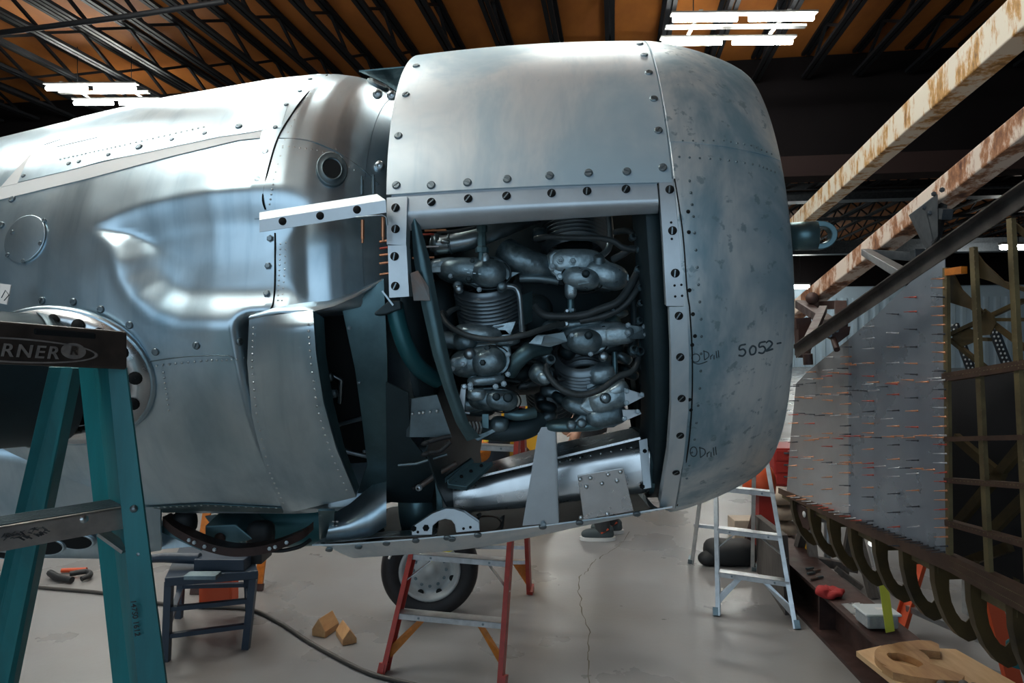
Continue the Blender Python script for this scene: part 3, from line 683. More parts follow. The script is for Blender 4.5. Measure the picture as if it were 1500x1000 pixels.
b = MB(); b.prism([P(300, 770, 2.02), P(345, 768, 2.02), P(372, 790, 2.02), P(330, 800, 2.02), P(300, 792, 2.02)], V(0, .12, .02)); bx_ = b.build('belly_box', 'tealmetal', nac, bevel=.004)
b = MB(); b.lathe(P(322, 788, 2.018), V(0, -1, 0), [(0, .016), (.003, .016), (.003, .0002)], 16); b.build('hole', 'brown', bx_)
b = MB(); b.tube(smooth_path([P(455, 790, 2.0), P(440, 800, 1.98), P(415, 806, 1.97), P(395, 806, 1.96)], 5), .006, 8); b.build('belly_wire', 'black', nac)
b = MB(); b.blob(P(270, 765, 2.0), V(.035, 0, 0), V(0, .03, 0), V(0, 0, .035), 14, 8, .7); b.build('belly_fitting', 'black', nac); b = MB(); b.blob(P(382, 782, 2.05), V(.04, 0, 0), V(0, .03, 0), V(0, 0, .04), 14, 8, .6); b.build('belly_fitting', 'black', nac)
b = MB(); b.shell(lambda u, v: lerp(lerp(P(212, 762, 2.3), P(262, 762, 2.3), u), lerp(P(215, 806, 2.3), P(285, 800, 2.3), u), v), lambda u, v: lerp(lerp(P(212, 762, 2.31), P(262, 762, 2.31), u), lerp(P(215, 806, 2.31), P(285, 800, 2.31), u), v), 4, 4); b.build('belly_sheet', 'skin', nac)
b = MB(); b.bar(P(240, 770, 1.98), P(300, 798, 1.97), .02, .03); b.build('belly_lever', 'tealmetal', nac)

# ------------------------------------------------------------------ cowling
cow = thing('engine_cowling', 'round bare aluminium engine cowling with its side panel open', 'aircraft cowling', N(.05, 0, 0) - V(0, 0, .75))
rc = r_cowl
upper = xpatch(rc, (XL, R_(14.6)), (XS - .003, R_(13.2)), (XS - .003, R_(166)), (XL, R_(166)), .002, .005, 48, 90).build('upper_panel', 'cowl', cow)
for q in ((950, 66), (957, 82), (957, 108), (963, 146), (970, 192), (976, 246), (918, 252), (862, 254), (805, 258), (743, 263), (685, 268), (632, 272), (581, 272), (584, 200), (595, 140), (610, 98)):
    x, th = cast(*q, rc); x = max(XL + .02, min(XS - .02, x)); screw(N(x, th, rc(x) + .0025), nrm(th), upper, .0098)
far = xpatch(rc, (XL, R_(166)), (XS - .003, R_(166)), (XS - .003, R_(215)), (XL, R_(215)), .0, .005, 20, 20).build('far_panel', 'cowl', cow)
# nose ring: smooth round lip that rolls inward
prof = [(XS - .012, RS - .006), (XS + .001, RS - .004), (XS + .002, RS)] + [(XS + .2655 * math.sin(t) ** 1.5358, RS - .1096 + .1096 * math.cos(t) ** 1.5358) for t in [PI / 2 * i / 22 for i in range(1, 22)]]
prof += [(XS + .2655, RS - .1096), (XS + .263, RS - .125), (XS + .245, RS - .15), (XS + .20, RS - .175), (XS + .10, RS - .185), (XS - .01, RS - .18)]
b = MB(); b.lathe(O_AX, aX, prof, 120); nose = b.build('nose_ring', 'nose', cow, fixn=True)
lapu = xpatch(lambda x, t=0: rc(x), (XS + .002, R_(21.5)), (XS + .262, R_(21)), (XS + .262, R_(158)), (XS + .002, R_(158)), .0022, .002, 30, 60).build('nose_upper_skin', 'nose', nose)
rvline([(1000, 207), (1060, 207), (1100, 214), (1130, 226)], 13, rc, .0026, nose, .0025, 'dullmetal'); rvline([(995, 230), (1060, 234), (1110, 242), (1135, 252)], 14, rc, .003, nose, .001, 'dullmetal')
rvline([(1010, 265), (1016, 320), (1022, 400), (1028, 480), (1026, 560), (1018, 640), (1006, 700)], 20, rc, .0035, nose, .001, 'dullmetal')
for q in ((1008, 310), (1009, 340), (1010, 425), (1015, 460), (1014, 505), (1018, 492), (1012, 600), (1010, 585)):
    s, n = on(*q, rc, .0005); dup(('dimple', .004, 'hole'), lambda: (mesh_of(MB().lathe((0, 0, 0), (0, 0, 1), [(0, .0045), (.001, .0042), (.001, .0001)], 12), 'dimple'), 'hole'), s, n, nose)
# hand lettering on the nose
def strokes(lines, name, r=.0011, rf=rc, parent=nose):
    b = MB()
    for ln in lines:
        pts = smooth_path([on(*q, rf, .0006)[0] for q in ln], 4) if len(ln) > 2 else [on(*q, rf, .0006)[0] for q in ln]
        b.tube(pts, r, 5)
    return b.build(name, 'pencil', parent)
S5 = lambda x, y: [[(x + 9, y - 8), (x + 1, y - 6), (x, y), (x + 6, y - 1), (x + 9, y + 4), (x + 5, y + 9), (x - 1, y + 8)]]
strokes(S5(1083, 512) + [[(1102, 506), (1098, 512), (1100, 519), (1106, 517), (1107, 509), (1102, 506)]] + S5(1112, 508) + [[(1122, 502), (1127, 499), (1131, 503), (1127, 509), (1122, 514), (1132, 511)], [(1138, 503), (1144, 502)]], 'lettering', .0021)
def drill(x, y, s=1.0): 
    return [[(x, y - 8 * s), (x + 1, y + 6 * s)], [(x - 1, y - 7 * s), (x + 6 * s, y - 5 * s), (x + 7 * s, y + 1), (x + 1, y + 6 * s)], [(x + 10 * s, y), (x + 10 * s, y + 5 * s)], [(x + 10 * s, y + 1), (x + 13 * s, y - 2)], [(x + 15 * s, y - 1), (x + 15 * s, y + 5 * s)], [(x + 18 * s, y - 7 * s), (x + 19 * s, y + 3 * s)], [(x + 21 * s, y - 8 * s), (x + 22 * s, y + 2 * s)]]
loop = lambda x, y, rx, ry: [[(x + rx * math.cos(t), y + ry * math.sin(t)) for t in [2 * PI * k / 10 for k in range(11)]]]
strokes(drill(1031, 521) + loop(1019, 524, 6, 6) + [[(1014, 530), (1024, 533), (1036, 529)]], 'lettering', .0011)
strokes(drill(1025, 663, 1.1) + loop(1016, 661, 5, 7), 'lettering', .0013)
# a faint pencil question mark and arc on the upper panel
strokes([[(713, 121), (722, 114), (735, 115), (737, 123), (727, 131), (726, 140)]], 'lettering', .0006, rc, upper); strokes([[(690, 166), (715, 158), (740, 152), (760, 150)]], 'lettering', .0006, rc, upper)
# rails round the opening
def recept_mesh(r):
    b = MB(); b.lathe((0, 0, 0), (0, 0, 1), [(-.001, r), (.0012, r), (.0012, .0001)], 16); return b
def recept(loc, n, parent, r=.0095):
    o = dup(('hole', r, 'hole'), lambda: (mesh_of(recept_mesh(r), 'hole'), 'hole'), loc, n, parent)
    k = dup(('spring', r, 'screw'), lambda: (mesh_of(MB().bar(V(-r * .8, -r * .35, .0014), V(r * .6, r * .45, .0014), r * .28, .0008), 'spring'), 'screw'), loc, n, parent, random.uniform(.2, 1.0)); return o
rr = lambda x, t=0: rc(x) - .004
tr_ = MB()
def trail(off):
    def f(u, v):
        x = lerp(XL + .01, XS - .035, u)
        if v < .7: th = lerp(R_(15.5), lerp(R_(10.8), R_(9.6), u), v / .7); return N(x, th, rr(x) + off)
        k = (v - .7) / .3; th = lerp(lerp(R_(10.8), R_(9.6), u), R_(8.6), min(1, k * 1.2)); return N(x, th, rr(x) + off - .03 * k)
    return f
tr_.shell(trail(0), trail(-.003), 30, 10); trl = tr_.build('top_rail', 'rail', cow)
for q in ((632, 296), (686, 291), (742, 287), (808, 283), (860, 280), (917, 277)):
    x, th = cast(*q, rr); recept(N(x, th, rr(x) + .0012), nrm(th), trl)
def vrail(pl, pr, off, name, m='rail', flange=None):
    def at(u, v, o):
        a = edge(pl, v); c = edge(pr, v); x, th = cast(lerp(a[0], c[0], u), lerp(a[1], c[1], u), rc); return N(x, th, rc(x) + off + o)
    b = MB(); b.shell(lambda u, v: at(u, v, 0), lambda u, v: at(u, v, -.004), 6, 24)
    if flange: b.shell(lambda u, v: at(flange, v, -.001 - .035 * u), lambda u, v: at(flange - .04 * (1 if flange > .5 else -1), v, -.001 - .035 * u), 3, 24)
    return b.build(name, m, cow)
fr1 = vrail([(965, 263), (971, 350), (976, 448)], [(986, 262), (995, 350), (1002, 448)], .001, 'front_rail', flange=.02)
fr2 = vrail([(980, 449), (983, 520), (983, 600), (978, 670), (966, 742)], [(1006, 449), (1009, 520), (1008, 600), (1001, 670), (988, 744)], .003, 'front_rail', 'cowl', .02)
for q in ((981, 278), (985, 338), (989, 400)):
    x, th = cast(*q, rc); recept(N(x, th, rc(x) + .0022), nrm(th), fr1)
for q in ((994, 462), (996, 522), (998, 582), (996, 636), (990, 690)):
    x, th = cast(*q, rc); recept(N(x, th, rc(x) + .0042), nrm(th), fr2, .009)
for q in ((988, 418), (998, 417), (989, 434), (999, 433), (983, 326), (984, 350)):
    x, th = cast(*q, rc); dup(('dimple', .004, 'hole'), None, N(x, th, rc(x) + .0015), nrm(th), fr1, 0, .6)
seam([(1010, 449), (1014, 520), (1013, 600), (1006, 670), (992, 740)], 'hole', .0016, cow, rc, 'seam', .001)
seam([(988, 262), (1000, 340), (1006, 420), (1010, 449)], 'hole', .0016, cow, rc, 'seam', .001)
rl1 = vrail([(567, 290), (567, 358)], [(597, 288), (595, 360)], .0025, 'rear_rail', flange=.98)
rl2 = vrail([(569, 360), (571, 436)], [(596, 360), (600, 434)], .0045, 'rear_rail', flange=.98)
for q, p_ in (((580, 305), rl1), ((580, 336), rl1), ((579, 376), rl2), ((580, 419), rl2)):
    x, th = cast(*q, rc); recept(N(x, th, rc(x) + (.0037 if p_ is rl1 else .0057)), nrm(th), p_)
# long Z rail reaching back over the nacelle
b = MB(); la = [(380, 311), (380, 322), (380, 340)]; ra = [(552, 284), (565, 293), (566, 311)]; dd = [.022, 0, 0]
fo = lambda u, v: lerp(P(*edge(la, v), 1.50 + .022 * max(0, 1 - v * 2)), P(*edge(ra, v), 1.463 + .022 * max(0, 1 - v * 2)), u)
b.shell(fo, lambda u, v: fo(u, v) + V(0, .003, 0), 12, 4, False); zr = b.build('side_rail', 'rail', cow)
for q in ((414, 324), (469, 316), (523, 307)):
    h = MB(); h.lathe(P(q[0], q[1], lerp(1.50, 1.463, (q[0] - 380) / 186) - .0008), V(0, -1, 0), [(0, .0088), (.0006, .0088), (.0006, .0001)], 18); h.build('hole', 'hole', zr)
b = MB(); b.tube([P(522, 318, 1.47), P(560, 315, 1.46), P(566, 318, 1.46), P(567, 330, 1.46)], .002, 6); b.build('rail_wire', 'pipe', zr)
for px, y0, y1, Y, m in ((530, 263, 285, 1.55, 'dullmetal'), (547, 261, 284, 1.55, 'dullmetal'), (531, 322, 350, 1.48, 'copper'), (561, 318, 347, 1.48, 'copper')):
    b = MB(); b.tube([P(px, y0, Y), P(px, y1, Y)], .004, 8); b.tube([P(px, y0 - 5 if y0 < 300 else y1 + 6, Y), P(px, y1, Y)], .0025, 8); b.build('temporary_pin', m, zr)
for px, py in ((556, 243), (574, 140), (553, 138)):
    b = MB(); b.blob(P(px, py, 1.72), V(.012, 0, 0), V(0, .01, 0), V(0, 0, .012)); b.lathe(P(px, py, 1.71), V(0, -1, 0), [(0, .013), (.006, .011), (.007, .006)], 16); b.build('lug', 'screw_b', cow)
# spar bracket at the top of the gap
b = MB(); b.shell(lambda u, v: lerp(lerp(P(526, 103, 2.05), P(592, 97, 2.05), u), lerp(P(560, 118, 2.2), P(584, 134, 2.2), u), v), lambda u, v: lerp(lerp(P(526, 105, 2.05), P(592, 99, 2.05), u), lerp(P(560, 120, 2.2), P(584, 136, 2.2), u), v), 4, 4, False); b.build('gap_bracket', 'tealmetal', cow)
# curved hoop frame inside the opening (rear former)
hpx = [(602, 322), (606, 380), (618, 450), (634, 520), (650, 570), (668, 620), (684, 646)]; hpr = [(612, 318), (630, 380), (643, 450), (655, 510), (668, 565), (686, 618), (704, 640)]
b = MB()
def hoopc(o):
    def f(u, v):
        a = edge(hpx, v); c = edge(hpr, v); Y = 1.515 + .10 * v * v + o; return P(lerp(a[0], c[0], u), lerp(a[1], c[1], u), Y + .02 * abs(u - .5))
    return f
b.shell(hoopc(0), hoopc(.02), 4, 40); former = b.build('former_hoop', 'tealmetal', cow)
b = MB(); b.prism([P(601, 400, 1.505), P(612, 396, 1.505), P(628, 420, 1.51), P(630, 440, 1.51), P(606, 440, 1.505)], V(0, .006, 0)); b.build('hoop_splice', 'rust', former)
# firewall at the back of the engine bay, with its riveted grey patch
b = MB(); b.lathe(O_AX, aX, [(-.245, .12), (-.245, .62), (-.262, .62)], 72); fw = b.build('firewall', 'inner', cow)
b = MB(); b.prism([P(603, 584, 1.66), P(640, 578, 1.66), P(662, 640, 1.68), P(600, 640, 1.68)], V(-.01, .008, 0)); pt_ = b.build('riveted_patch', 'dullmetal', cow)
rivets([(P(x_, 606 - (x_ - 603) * .1, 1.658), V(0, -1, 0)) for x_ in (604, 614, 620, 630, 640)], .004, pt_)
b = MB(); sec = [R_(a_) for a_ in range(-112, -35, 4)]; po = [N(-.238, t, .70) for t in sec] + [N(-.238, t, .25) for t in reversed(sec)]; b.prism(po, aX * .004); b.build('lower_firewall', 'inner', cow)
# inside wall of the nose and the baffle at the right of the engine
b = MB(); b.lathe(O_AX, aX, [(XS - .06, .66), (XS - .02, .66), (XS - .02, .56), (XS - .028, .56), (XS - .028, .65), (XS - .06, .65)], 72); b.build('front_former', 'inner', cow)
b = MB(); b.lathe(O_AX, aX, [(.30, .5), (.325, .63), (.33, .63), (.305, .5)], 40, a0=0, a1=2 * PI); b.build('baffle_ring', 'inner', cow)
# lower panel seen nearly edge-on, drooping toward the rear
near = [(985, 741), (900, 755), (800, 768), (700, 780), (600, 789), (500, 796), (457, 797)]; nY = [1.775, 1.78, 1.79, 1.80, 1.81, 1.82, 1.83]
def lowp(o):
    def f(u, v):
        q = edge(near, u); Y = edge(list(zip(nY, nY)), u)[0]; p = P(*q, Y); tip = sstep(.84, 1.0, u)
        dep = (.055 + .05 * sstep(0, .6, u)) * (1 - tip); wdt = .85 * (1 - .75 * tip)
        return p + V(tip * v * .06, v * wdt, -dep * math.sin(min(1, v * 3.2) * PI / 2) * (1 - .0 * v) + o)
    return f
b = MB(); b.shell(lowp(0), lowp(-.004), 44, 16); low = b.build('lower_panel', 'cowl', cow)
b = MB(); b.shell(lambda u, v: lowp(.003)(.02 + .94 * u, .03 + .95 * v), lambda u, v: lowp(.001)(.02 + .94 * u, .03 + .95 * v), 40, 14); b.build('panel_shade_sheet', 'inner', low)  # added dark sheet, stands in for the shade below the duct
b = MB()       # inner stiffening strip along the near edge
ins = [(640, 775), (560, 784), (545, 783), (470, 795)]
b.shell(lambda u, v: lerp(P(*edge([(470, 795), (560, 786), (640, 783)], u), 1.86), P(*edge([(470, 789), (540, 780), (640, 773)], u), 1.95), v), lambda u, v: lerp(P(*edge([(470, 796), (560, 787), (640, 784)], u), 1.86), P(*edge([(470, 790), (540, 781), (640, 774)], u), 1.95), v), 12, 2, False); b.build('edge_stiffener', 'bright', low)
for q, Y in (((482, 803), 1.85), ((525, 799), 1.835), ((566, 794), 1.82), ((609, 790), 1.812), ((655, 786), 1.806), ((662, 788), 1.806), ((700, 782), 1.80), ((795, 770), 1.79), ((849, 764), 1.785), ((933, 751), 1.778)):
    b = MB(); c = P(q[0], q[1] + 2, Y - .004); b.lathe(c, V(0, -1, -.5), [(-.004, .010), (.0015, .010), (.0022, .008), (.0022, .0001)], 16, sy=.7, up=V(0, 0, 1)); b.build('hole', 'screw', low)
# arch bracket
oa = [(603, 784), (604, 772), (632, 753), (655, 744), (672, 746), (702, 765), (703, 778)]; Ya = 1.80
outer = []; inner = []
ctr = (654, 776)
b = MB(); fpts = [P(x_, y_, Ya) for x_, y_ in [(603, 784), (603, 772), (633, 752), (653, 744.5), (665, 745), (680, 750), (702, 765), (703, 777), (668, 780), (666, 768), (661, 762), (652, 760), (642, 763), (634, 770), (633, 783)]]
b.prism(fpts, V(0, .02, 0)); arch = b.build('arch_bracket', 'rail', cow, bevel=.0015)
for q, r_ in (((624, 773), .007), ((606, 774), .006), ((612, 779), .003), ((679, 774), .003), ((689, 772), .003), ((638, 778), .004)): bolt(P(*q, Ya - .001), V(0, -1, 0), arch, r_, 'hole')
# tapered plate and riveted plate standing on the lower panel
tp = [P(765, 770, 1.74), P(789, 626, 1.70), P(812, 624, 1.70), P(817, 766, 1.74)]
b = MB(); b.prism(tp, V(.004, .006, 0)); b.prism([tp[2], tp[3], tp[3] + V(.004, .03, 0), tp[2] + V(.004, .03, 0)], V(.003, 0, 0)); tpl = b.build('tapered_plate', 'rail', cow, bevel=.001)
bolt(P(796, 767, 1.735), V(0, -1, 0), tpl, .006)
rp = [P(855, 761, 1.735), P(846, 696, 1.715), P(913, 685, 1.71), P(928, 748, 1.73)]
b = MB(); b.prism(rp, V(.0, .005, 0)); rpl = b.build('riveted_plate', 'bright', cow, bevel=.001)
for q in ((850, 702), (865, 700), (891, 695), (909, 691), (859, 713), (882, 708), (904, 704), (890, 753), (851, 758)):
    dup(('rivet', .0055, 'screw_b'), lambda: (mesh_of(MB().lathe((0, 0, 0), (0, 0, 1), [(-.001, .0058), (.0012, .0052), (.0026, .003), (.003, .0001)], 12), 'rivet'), 'screw_b'), P(q[0], q[1], 1.7095 + .02 * (q[1] - 690) / 70), V(0, -1, 0), rpl)
# air duct: big rounded box tube
secs = [  # px, y top front, y bottom front, Y front, depth
    (640, 716, 757, 1.93, .26), (700, 702, 755, 1.92, .28), (760, 685, 751, 1.90, .30), (830, 668, 743, 1.87, .32), (900, 655, 735, 1.84, .33), (952, 645, 729, 1.82, .34)]
def dsec(k):
    px, y0, y1, Y, dp = k; z0 = P(px, y0, Y).z; z1 = P(px, y1, Y).z; cz = (z0 + z1) / 2; hz = (z0 - z1) / 2; X = P(px, y0, Y).x; out = []
    for i in range(40):
        t = 2 * PI * i / 40; c_, s_ = math.cos(t), math.sin(t); e = .42
        out.append(V(X + (1 - 1) * 0, Y + dp / 2 - math.copysign(abs(c_) ** e, c_) * dp / 2, cz + math.copysign(abs(s_) ** e, s_) * hz))
    return out
L_ = [dsec(k) for k in secs]; b = MB()
def ductf(o):
    def f(u, v):
        k = v * (len(L_) - 1); i = min(len(L_) - 2, int(k)); a = L_[i]; c = L_[i + 1]; j = int(round(u * 40)) % 40; return lerp(a[j], c[j], k - i)
    return f
b.grid(ductf(0), 40, 20); duct = b.build('air_duct', 'bright', cow)
b = MB(); e0 = [lerp(p, sum(L_[-1], V(0, 0, 0)) / 40, -.04) for p in L_[-1]]; e1 = [p + V(.012, 0, 0) for p in e0]; b.add(e0 + e1, [(i, (i + 1) % 40, 40 + (i + 1) % 40, 40 + i) for i in range(40)] + [tuple(range(40, 80))]); b.build('duct_flange', 'tealmetal', duct)
b = MB(); b.bar(L_[-1][10] * 0 + P(704, 697, 1.905), P(938, 641, 1.815), .012, .006); b.build('duct_seam', 'bright', duct)
rivets([(P(lerp(820, 940, t), lerp(676, 652, t), 1.85 - .03 * t), V(0, -1, .3)) for t in [i / 8 for i in range(9)]], .003, duct)
for q in ((944, 660), (941, 712)): bolt(P(*q, 1.815), V(0, -1, 0), duct, .006, 'hole')
b = MB(); b.prism([P(936, 645, 1.812), P(948, 642, 1.81), P(954, 714, 1.81), P(943, 716, 1.812)], V(0, .004, 0)); b.build('duct_strap', 'rail', duct)
b = MB(); b.lathe(P(618, 738, 2.07), V(1, 0, .1), [(-.06, .075), (-.06, .085), (.04, .085), (.04, .078)], 32, sy=.8, up=V(0, 1, 0)); rivets([], .003, duct); b.build('duct_collar', 'tealmetal', duct)
b = MB(); b.bar(P(644, 704, 1.9), P(645, 745, 1.92), .012, .08); b.build('duct_bracket', 'tealmetal', duct)
# rusty spring-like ring below the duct
b = MB(); b.lathe(P(712, 768, 1.98), V(.2, -1, .2), [(-.02, .045), (-.01, .052), (.01, .052), (.02, .045)], 24, sy=.5, up=V(0, 0, 1)); b.build('ring_clamp', 'rust', cow)
b = MB(); b.tube(smooth_path([P(698, 766, 1.86), P(704, 752, 1.86), P(699, 754, 1.87)], 4), .003, 6); b.build('hanging_wire', 'black', cow); b = MB(); b.tube([P(735, 775, 1.84), P(738, 755, 1.86), P(733, 760, 1.86)], .003, 6); b.build('hanging_wire', 'black', cow)
# latch plate on the duct, struts, long clamps clipped on the former
b = MB(); lp = [P(655, 709, 1.82), P(690, 678, 1.86), P(722, 676, 1.86), P(684, 713, 1.82)]; b.prism(lp, V(0, .006, -.012)); b.prism([lp[0], lp[1], lp[1] + V(0, 0, .012), lp[0] + V(0, 0, .012)], V(.003, 0, 0)); lat = b.build('latch_plate', 'tealmetal', cow, bevel=.001)
for q in ((668, 706), (681, 708), (676, 698), (690, 690), (705, 682)): bolt(P(q[0], q[1], 1.83), V(0, -.4, 1), lat, .004, 'hole')
b = MB(); b.bar(P(648, 705, 1.84), P(692, 673, 1.87), .012, .012); b.bar(P(640, 702, 1.85), P(646, 745, 1.86), .012, .01); b.build('latch_strut', 'tealmetal', cow)
b = MB(); b.tube([P(612, 715, 1.78), P(640, 694, 1.80), P(668, 678, 1.82)], .007, 10); b.build('spring_rod', 'rust', cow); b = MB(); b.lathe(P(614, 714, 1.775), V(-.3, -1, -.1), [(0, .009), (.006, .008), (.008, .003)], 14); b.build('rod_end', 'rail', cow)
b = MB(); b.tube(smooth_path([P(604, 716, 1.8), P(630, 700, 1.82), P(650, 686, 1.84)], 4), .006, 8); b.build('release_rod', 'black', cow)
for yy, k in ((648, 0), (664, 1)):
    b = MB(); y0 = yy; b.tube(smooth_path([P(620, y0 + 2, 1.66), P(632, y0 - 2, 1.66), P(645, y0 - 6 + k * 2, 1.665), P(660, y0 - 9 - k * 8, 1.67)], 5), .006, 8, rs=None); b.blob(P(623, y0 + 1, 1.655), V(.011, 0, .002), V(0, .006, 0), V(0, 0, .006)); b.build('clamp_jaw', 'black', cow)
b = MB(); b.tube([P(583, 681, 1.72), P(610, 679, 1.72), P(655, 665, 1.72)], .004, 8); b.build('locking_rod', 'dullmetal', cow)
# blue-grey breather tube with its clamp
tp_ = smooth_path([P(578, 448, 1.60), P(585, 480, 1.60), P(598, 515, 1.61), P(615, 540, 1.64), P(640, 556, 1.70)], 6)
b = MB(); b.tube(tp_, .021, 20); tb = b.build('breather_tube', 'greenblue', cow)
b = MB(); b.prism([P(548, 458, 1.57), P(570, 440, 1.57), P(586, 440, 1.57), P(588, 452, 1.57), P(566, 460, 1.57), P(549, 462, 1.57)], V(0, .05, 0)); b.build('tube_clamp', 'inner', tb, bevel=.003)
b = MB(); b.bar(P(560, 426, 1.56), P(576, 447, 1.56), .004, .004); b.build('clamp_pin', 'pipe', tb)
rivets([], .003, cow)
# ------------------------------------------------------------------ radial engine
eng = thing('radial_engine', 'grimy grey twin-row radial engine seen through the open cowling', 'aircraft engine', N(.05, 0, 0))
b = MB(); b.lathe(O_AX, aX, [(-.26, .05), (-.26, .30), (-.16, .33), (.20, .33), (.26, .26), (.34, .22), (.40, .12), (.62, .085), (.80, .06)], 40); core = b.build('crankcase', 'inner', eng)
EX = aX
def fins(c0, c1, r, n, name='cylinder_barrel', m='fin', seg=40, fr=.86):
    c0 = Vector(c0); c1 = Vector(c1); d = c1 - c0; L = d.length; st = L / n; prof = [(-.01, r * .78)]
    for i in range(n):
        z = i * st; prof += [(z, r * fr), (z + st * .30, r), (z + st * .52, r), (z + st * .62, r * fr)]
    prof += [(L + .01, r * .8)]
    b = MB(); b.lathe(c0, d, prof, seg, True)
    return b.build(name, m, eng)
def lump(px, py, Y, hw, hh, hd, m='cast', ang=0, pw=.8, name='rocker_cover', parent=None, tilt=0):
    s = Y / 1000; a = R_(ang); x = V(math.cos(a), 0, math.sin(a)); z = V(-math.sin(a), 0, math.cos(a)); y = V(0, 1, 0)
    if tilt: y = (V(0, math.cos(R_(tilt)), math.sin(R_(tilt)))); z = x.cross(y) * -1 if x.cross(y).z < 0 else x.cross(y)
    b = MB(); b.blob(P(px, py, Y), x * (hw * s), y * hd, z * (hh * s), 28, 16, pw); return b.build(name, m, parent or eng)
def pipe(pts, r, m='hose', name='hose', seg=10, n=6, parent=None):
    b = MB(); b.tube(smooth_path([P(*p) for p in pts], n), r, seg); return b.build(name, m, parent or eng)
def plate(pts, th, m, name, parent=None, bevel=.001):
    b = MB(); b.prism([P(*p) for p in pts], V(0, th, 0)); return b.build(name, m, parent or eng, bevel=bevel)
def rim(px, py, Y, hw, hh, m='inner', r=.0025, ang=0, parent=None):      # gasket line round an oval cover
    s = Y / 1000; a = R_(ang); pts = []
    for k in range(33):
        t = 2 * PI * k / 32; u, v = math.cos(t) * hw * s, math.sin(t) * hh * s; pts.append(P(px, py, Y) + V(u * math.cos(a) - v * math.sin(a), 0, u * math.sin(a) + v * math.cos(a)))
    b = MB(); b.tube(pts, r, 6, False); return b.build('gasket', m, parent or eng)
def cap(px, py, Y, r, m='cast', h=.012, parent=None, name='plug', d=(0, -1, .1)):
    b = MB(); b.lathe(P(px, py, Y), Vector(d), [(-.01, r * 1.2), (h * .3, r * 1.2), (h * .35, r), (h * .8, r), (h, r * .75), (h, .0003)], 6 if r < .008 else 20, r >= .008); return b.build(name, m, parent or eng)
def bolts(qs, Y, parent, r=.005, m='screw'):
    for q in qs: bolt(P(q[0], q[1], Y), V(0, -1, .15), parent, r, m)

def head(pts, Y, dep, m='cast', bev=.006):
    b = MB(); b.prism([P(x_, y_, Y) for x_, y_ in pts], V(0, dep, 0)); return b.build('rocker_box', m, eng, bevel=bev)
head([(632, 397), (640, 388), (655, 380), (680, 377), (705, 376), (724, 382), (733, 396), (728, 412), (710, 421), (690, 419), (668, 410), (650, 402)], 1.668, .09)
head([(804, 372), (812, 366), (870, 366), (884, 376), (905, 392), (920, 398), (920, 412), (900, 424), (880, 422), (864, 410), (840, 413), (822, 412), (806, 398)], 1.69, .10, 'cast_l')
head([(838, 478), (850, 468), (880, 470), (916, 474), (918, 492), (905, 502), (890, 512), (872, 520), (850, 520), (836, 508), (832, 492)], 1.683, .09, 'cast_l')
head([(658, 542), (664, 524), (678, 512), (700, 502), (730, 500), (748, 506), (750, 530), (744, 548), (716, 552), (690, 556), (668, 546)], 1.668, .09)
head([(684, 574), (700, 568), (735, 566), (752, 574), (760, 588), (750, 600), (720, 602), (698, 598), (686, 590)], 1.668, .09)
head([(848, 597), (860, 582), (880, 566), (905, 560), (918, 568), (916, 592), (904, 602), (880, 604), (862, 606)], 1.675, .09, 'cast_l')
head([(836, 622), (850, 608), (870, 604), (912, 601), (914, 617), (900, 626), (850, 630)], 1.69, .08)
head([(676, 486), (700, 478), (742, 480), (752, 490), (746, 500), (700, 506), (682, 512), (668, 506), (668, 492)], 1.70, .10, 'cast_l')
# --- rear row, upper cylinder: fins below its rocker box
fins(P(723, 484, 1.80), P(714, 416, 1.73), .088, 13)
h = lump(690, 398, 1.70, 50, 20, .06, 'cast', -3, .75)
lump(716, 400, 1.655, 26, 21, .03, 'cast', 0, .9, 'rocker_dome', h); rim(714, 400, 1.665, 34, 24, parent=h)
lump(650, 388, 1.69, 24, 10, .03, 'cast_l', 8, .7, 'rocker_end', h)
plate([(630, 392, 1.66), (652, 390, 1.66), (658, 398, 1.66), (632, 399, 1.66)], .014, 'cast_l', 'cover_lug', h)
lump(711, 384, 1.65, 6, 14, .015, 'cast_l', 0, .8, 'rib', h); cap(671, 418, 1.66, .010, 'cast', parent=h); cap(687, 409, 1.652, .007, 'inner', parent=h); cap(692, 383, 1.655, .006, 'inner', parent=h); cap(672, 423, 1.655, .009, 'pipe', .01, h)
strokes_e = [[(657, 385), (660, 383), (661, 387), (658, 388)], [(664, 383), (662, 388)]]
bolts([(731, 402), (736, 408), (702, 424), (735, 418), (660, 404)], 1.65, h)
plate([(724, 378, 1.66), (736, 382, 1.66), (748, 398, 1.67), (762, 399, 1.67), (742, 410, 1.67), (730, 396, 1.66)], .01, 'dullmetal', 'baffle_tab', h)
b = MB()
for q in ((682, 394), (690, 395), (698, 397), (706, 398)): b.bar(P(q[0] - 2, q[1], 1.6395), P(q[0] + 3, q[1] + .8, 1.6395), .0025, .002)
for q in ((686, 399), (695, 400), (703, 401), (711, 399)): b.bar(P(q[0] - 2, q[1], 1.6285), P(q[0] + 2, q[1] + .4, 1.6285), .002, .002)
b.build('casting_mark', 'cast_l', h)
# pushrod / drain tube in front of the fins
pipe([(733, 420, 1.66), (752, 420, 1.65), (760, 430, 1.645), (763, 455, 1.65), (765, 485, 1.66)], .0068, 'pipe', 'pushrod_tube'); cap(735, 420, 1.65, .010, 'cast', .012)
b = MB(); b.prism([P(765, 432, 1.70), P(780, 426, 1.72), P(780, 470, 1.74), P(768, 476, 1.72)], V(0, .05, 0)); b.build('cylinder_baffle', 'tealmetal', eng)
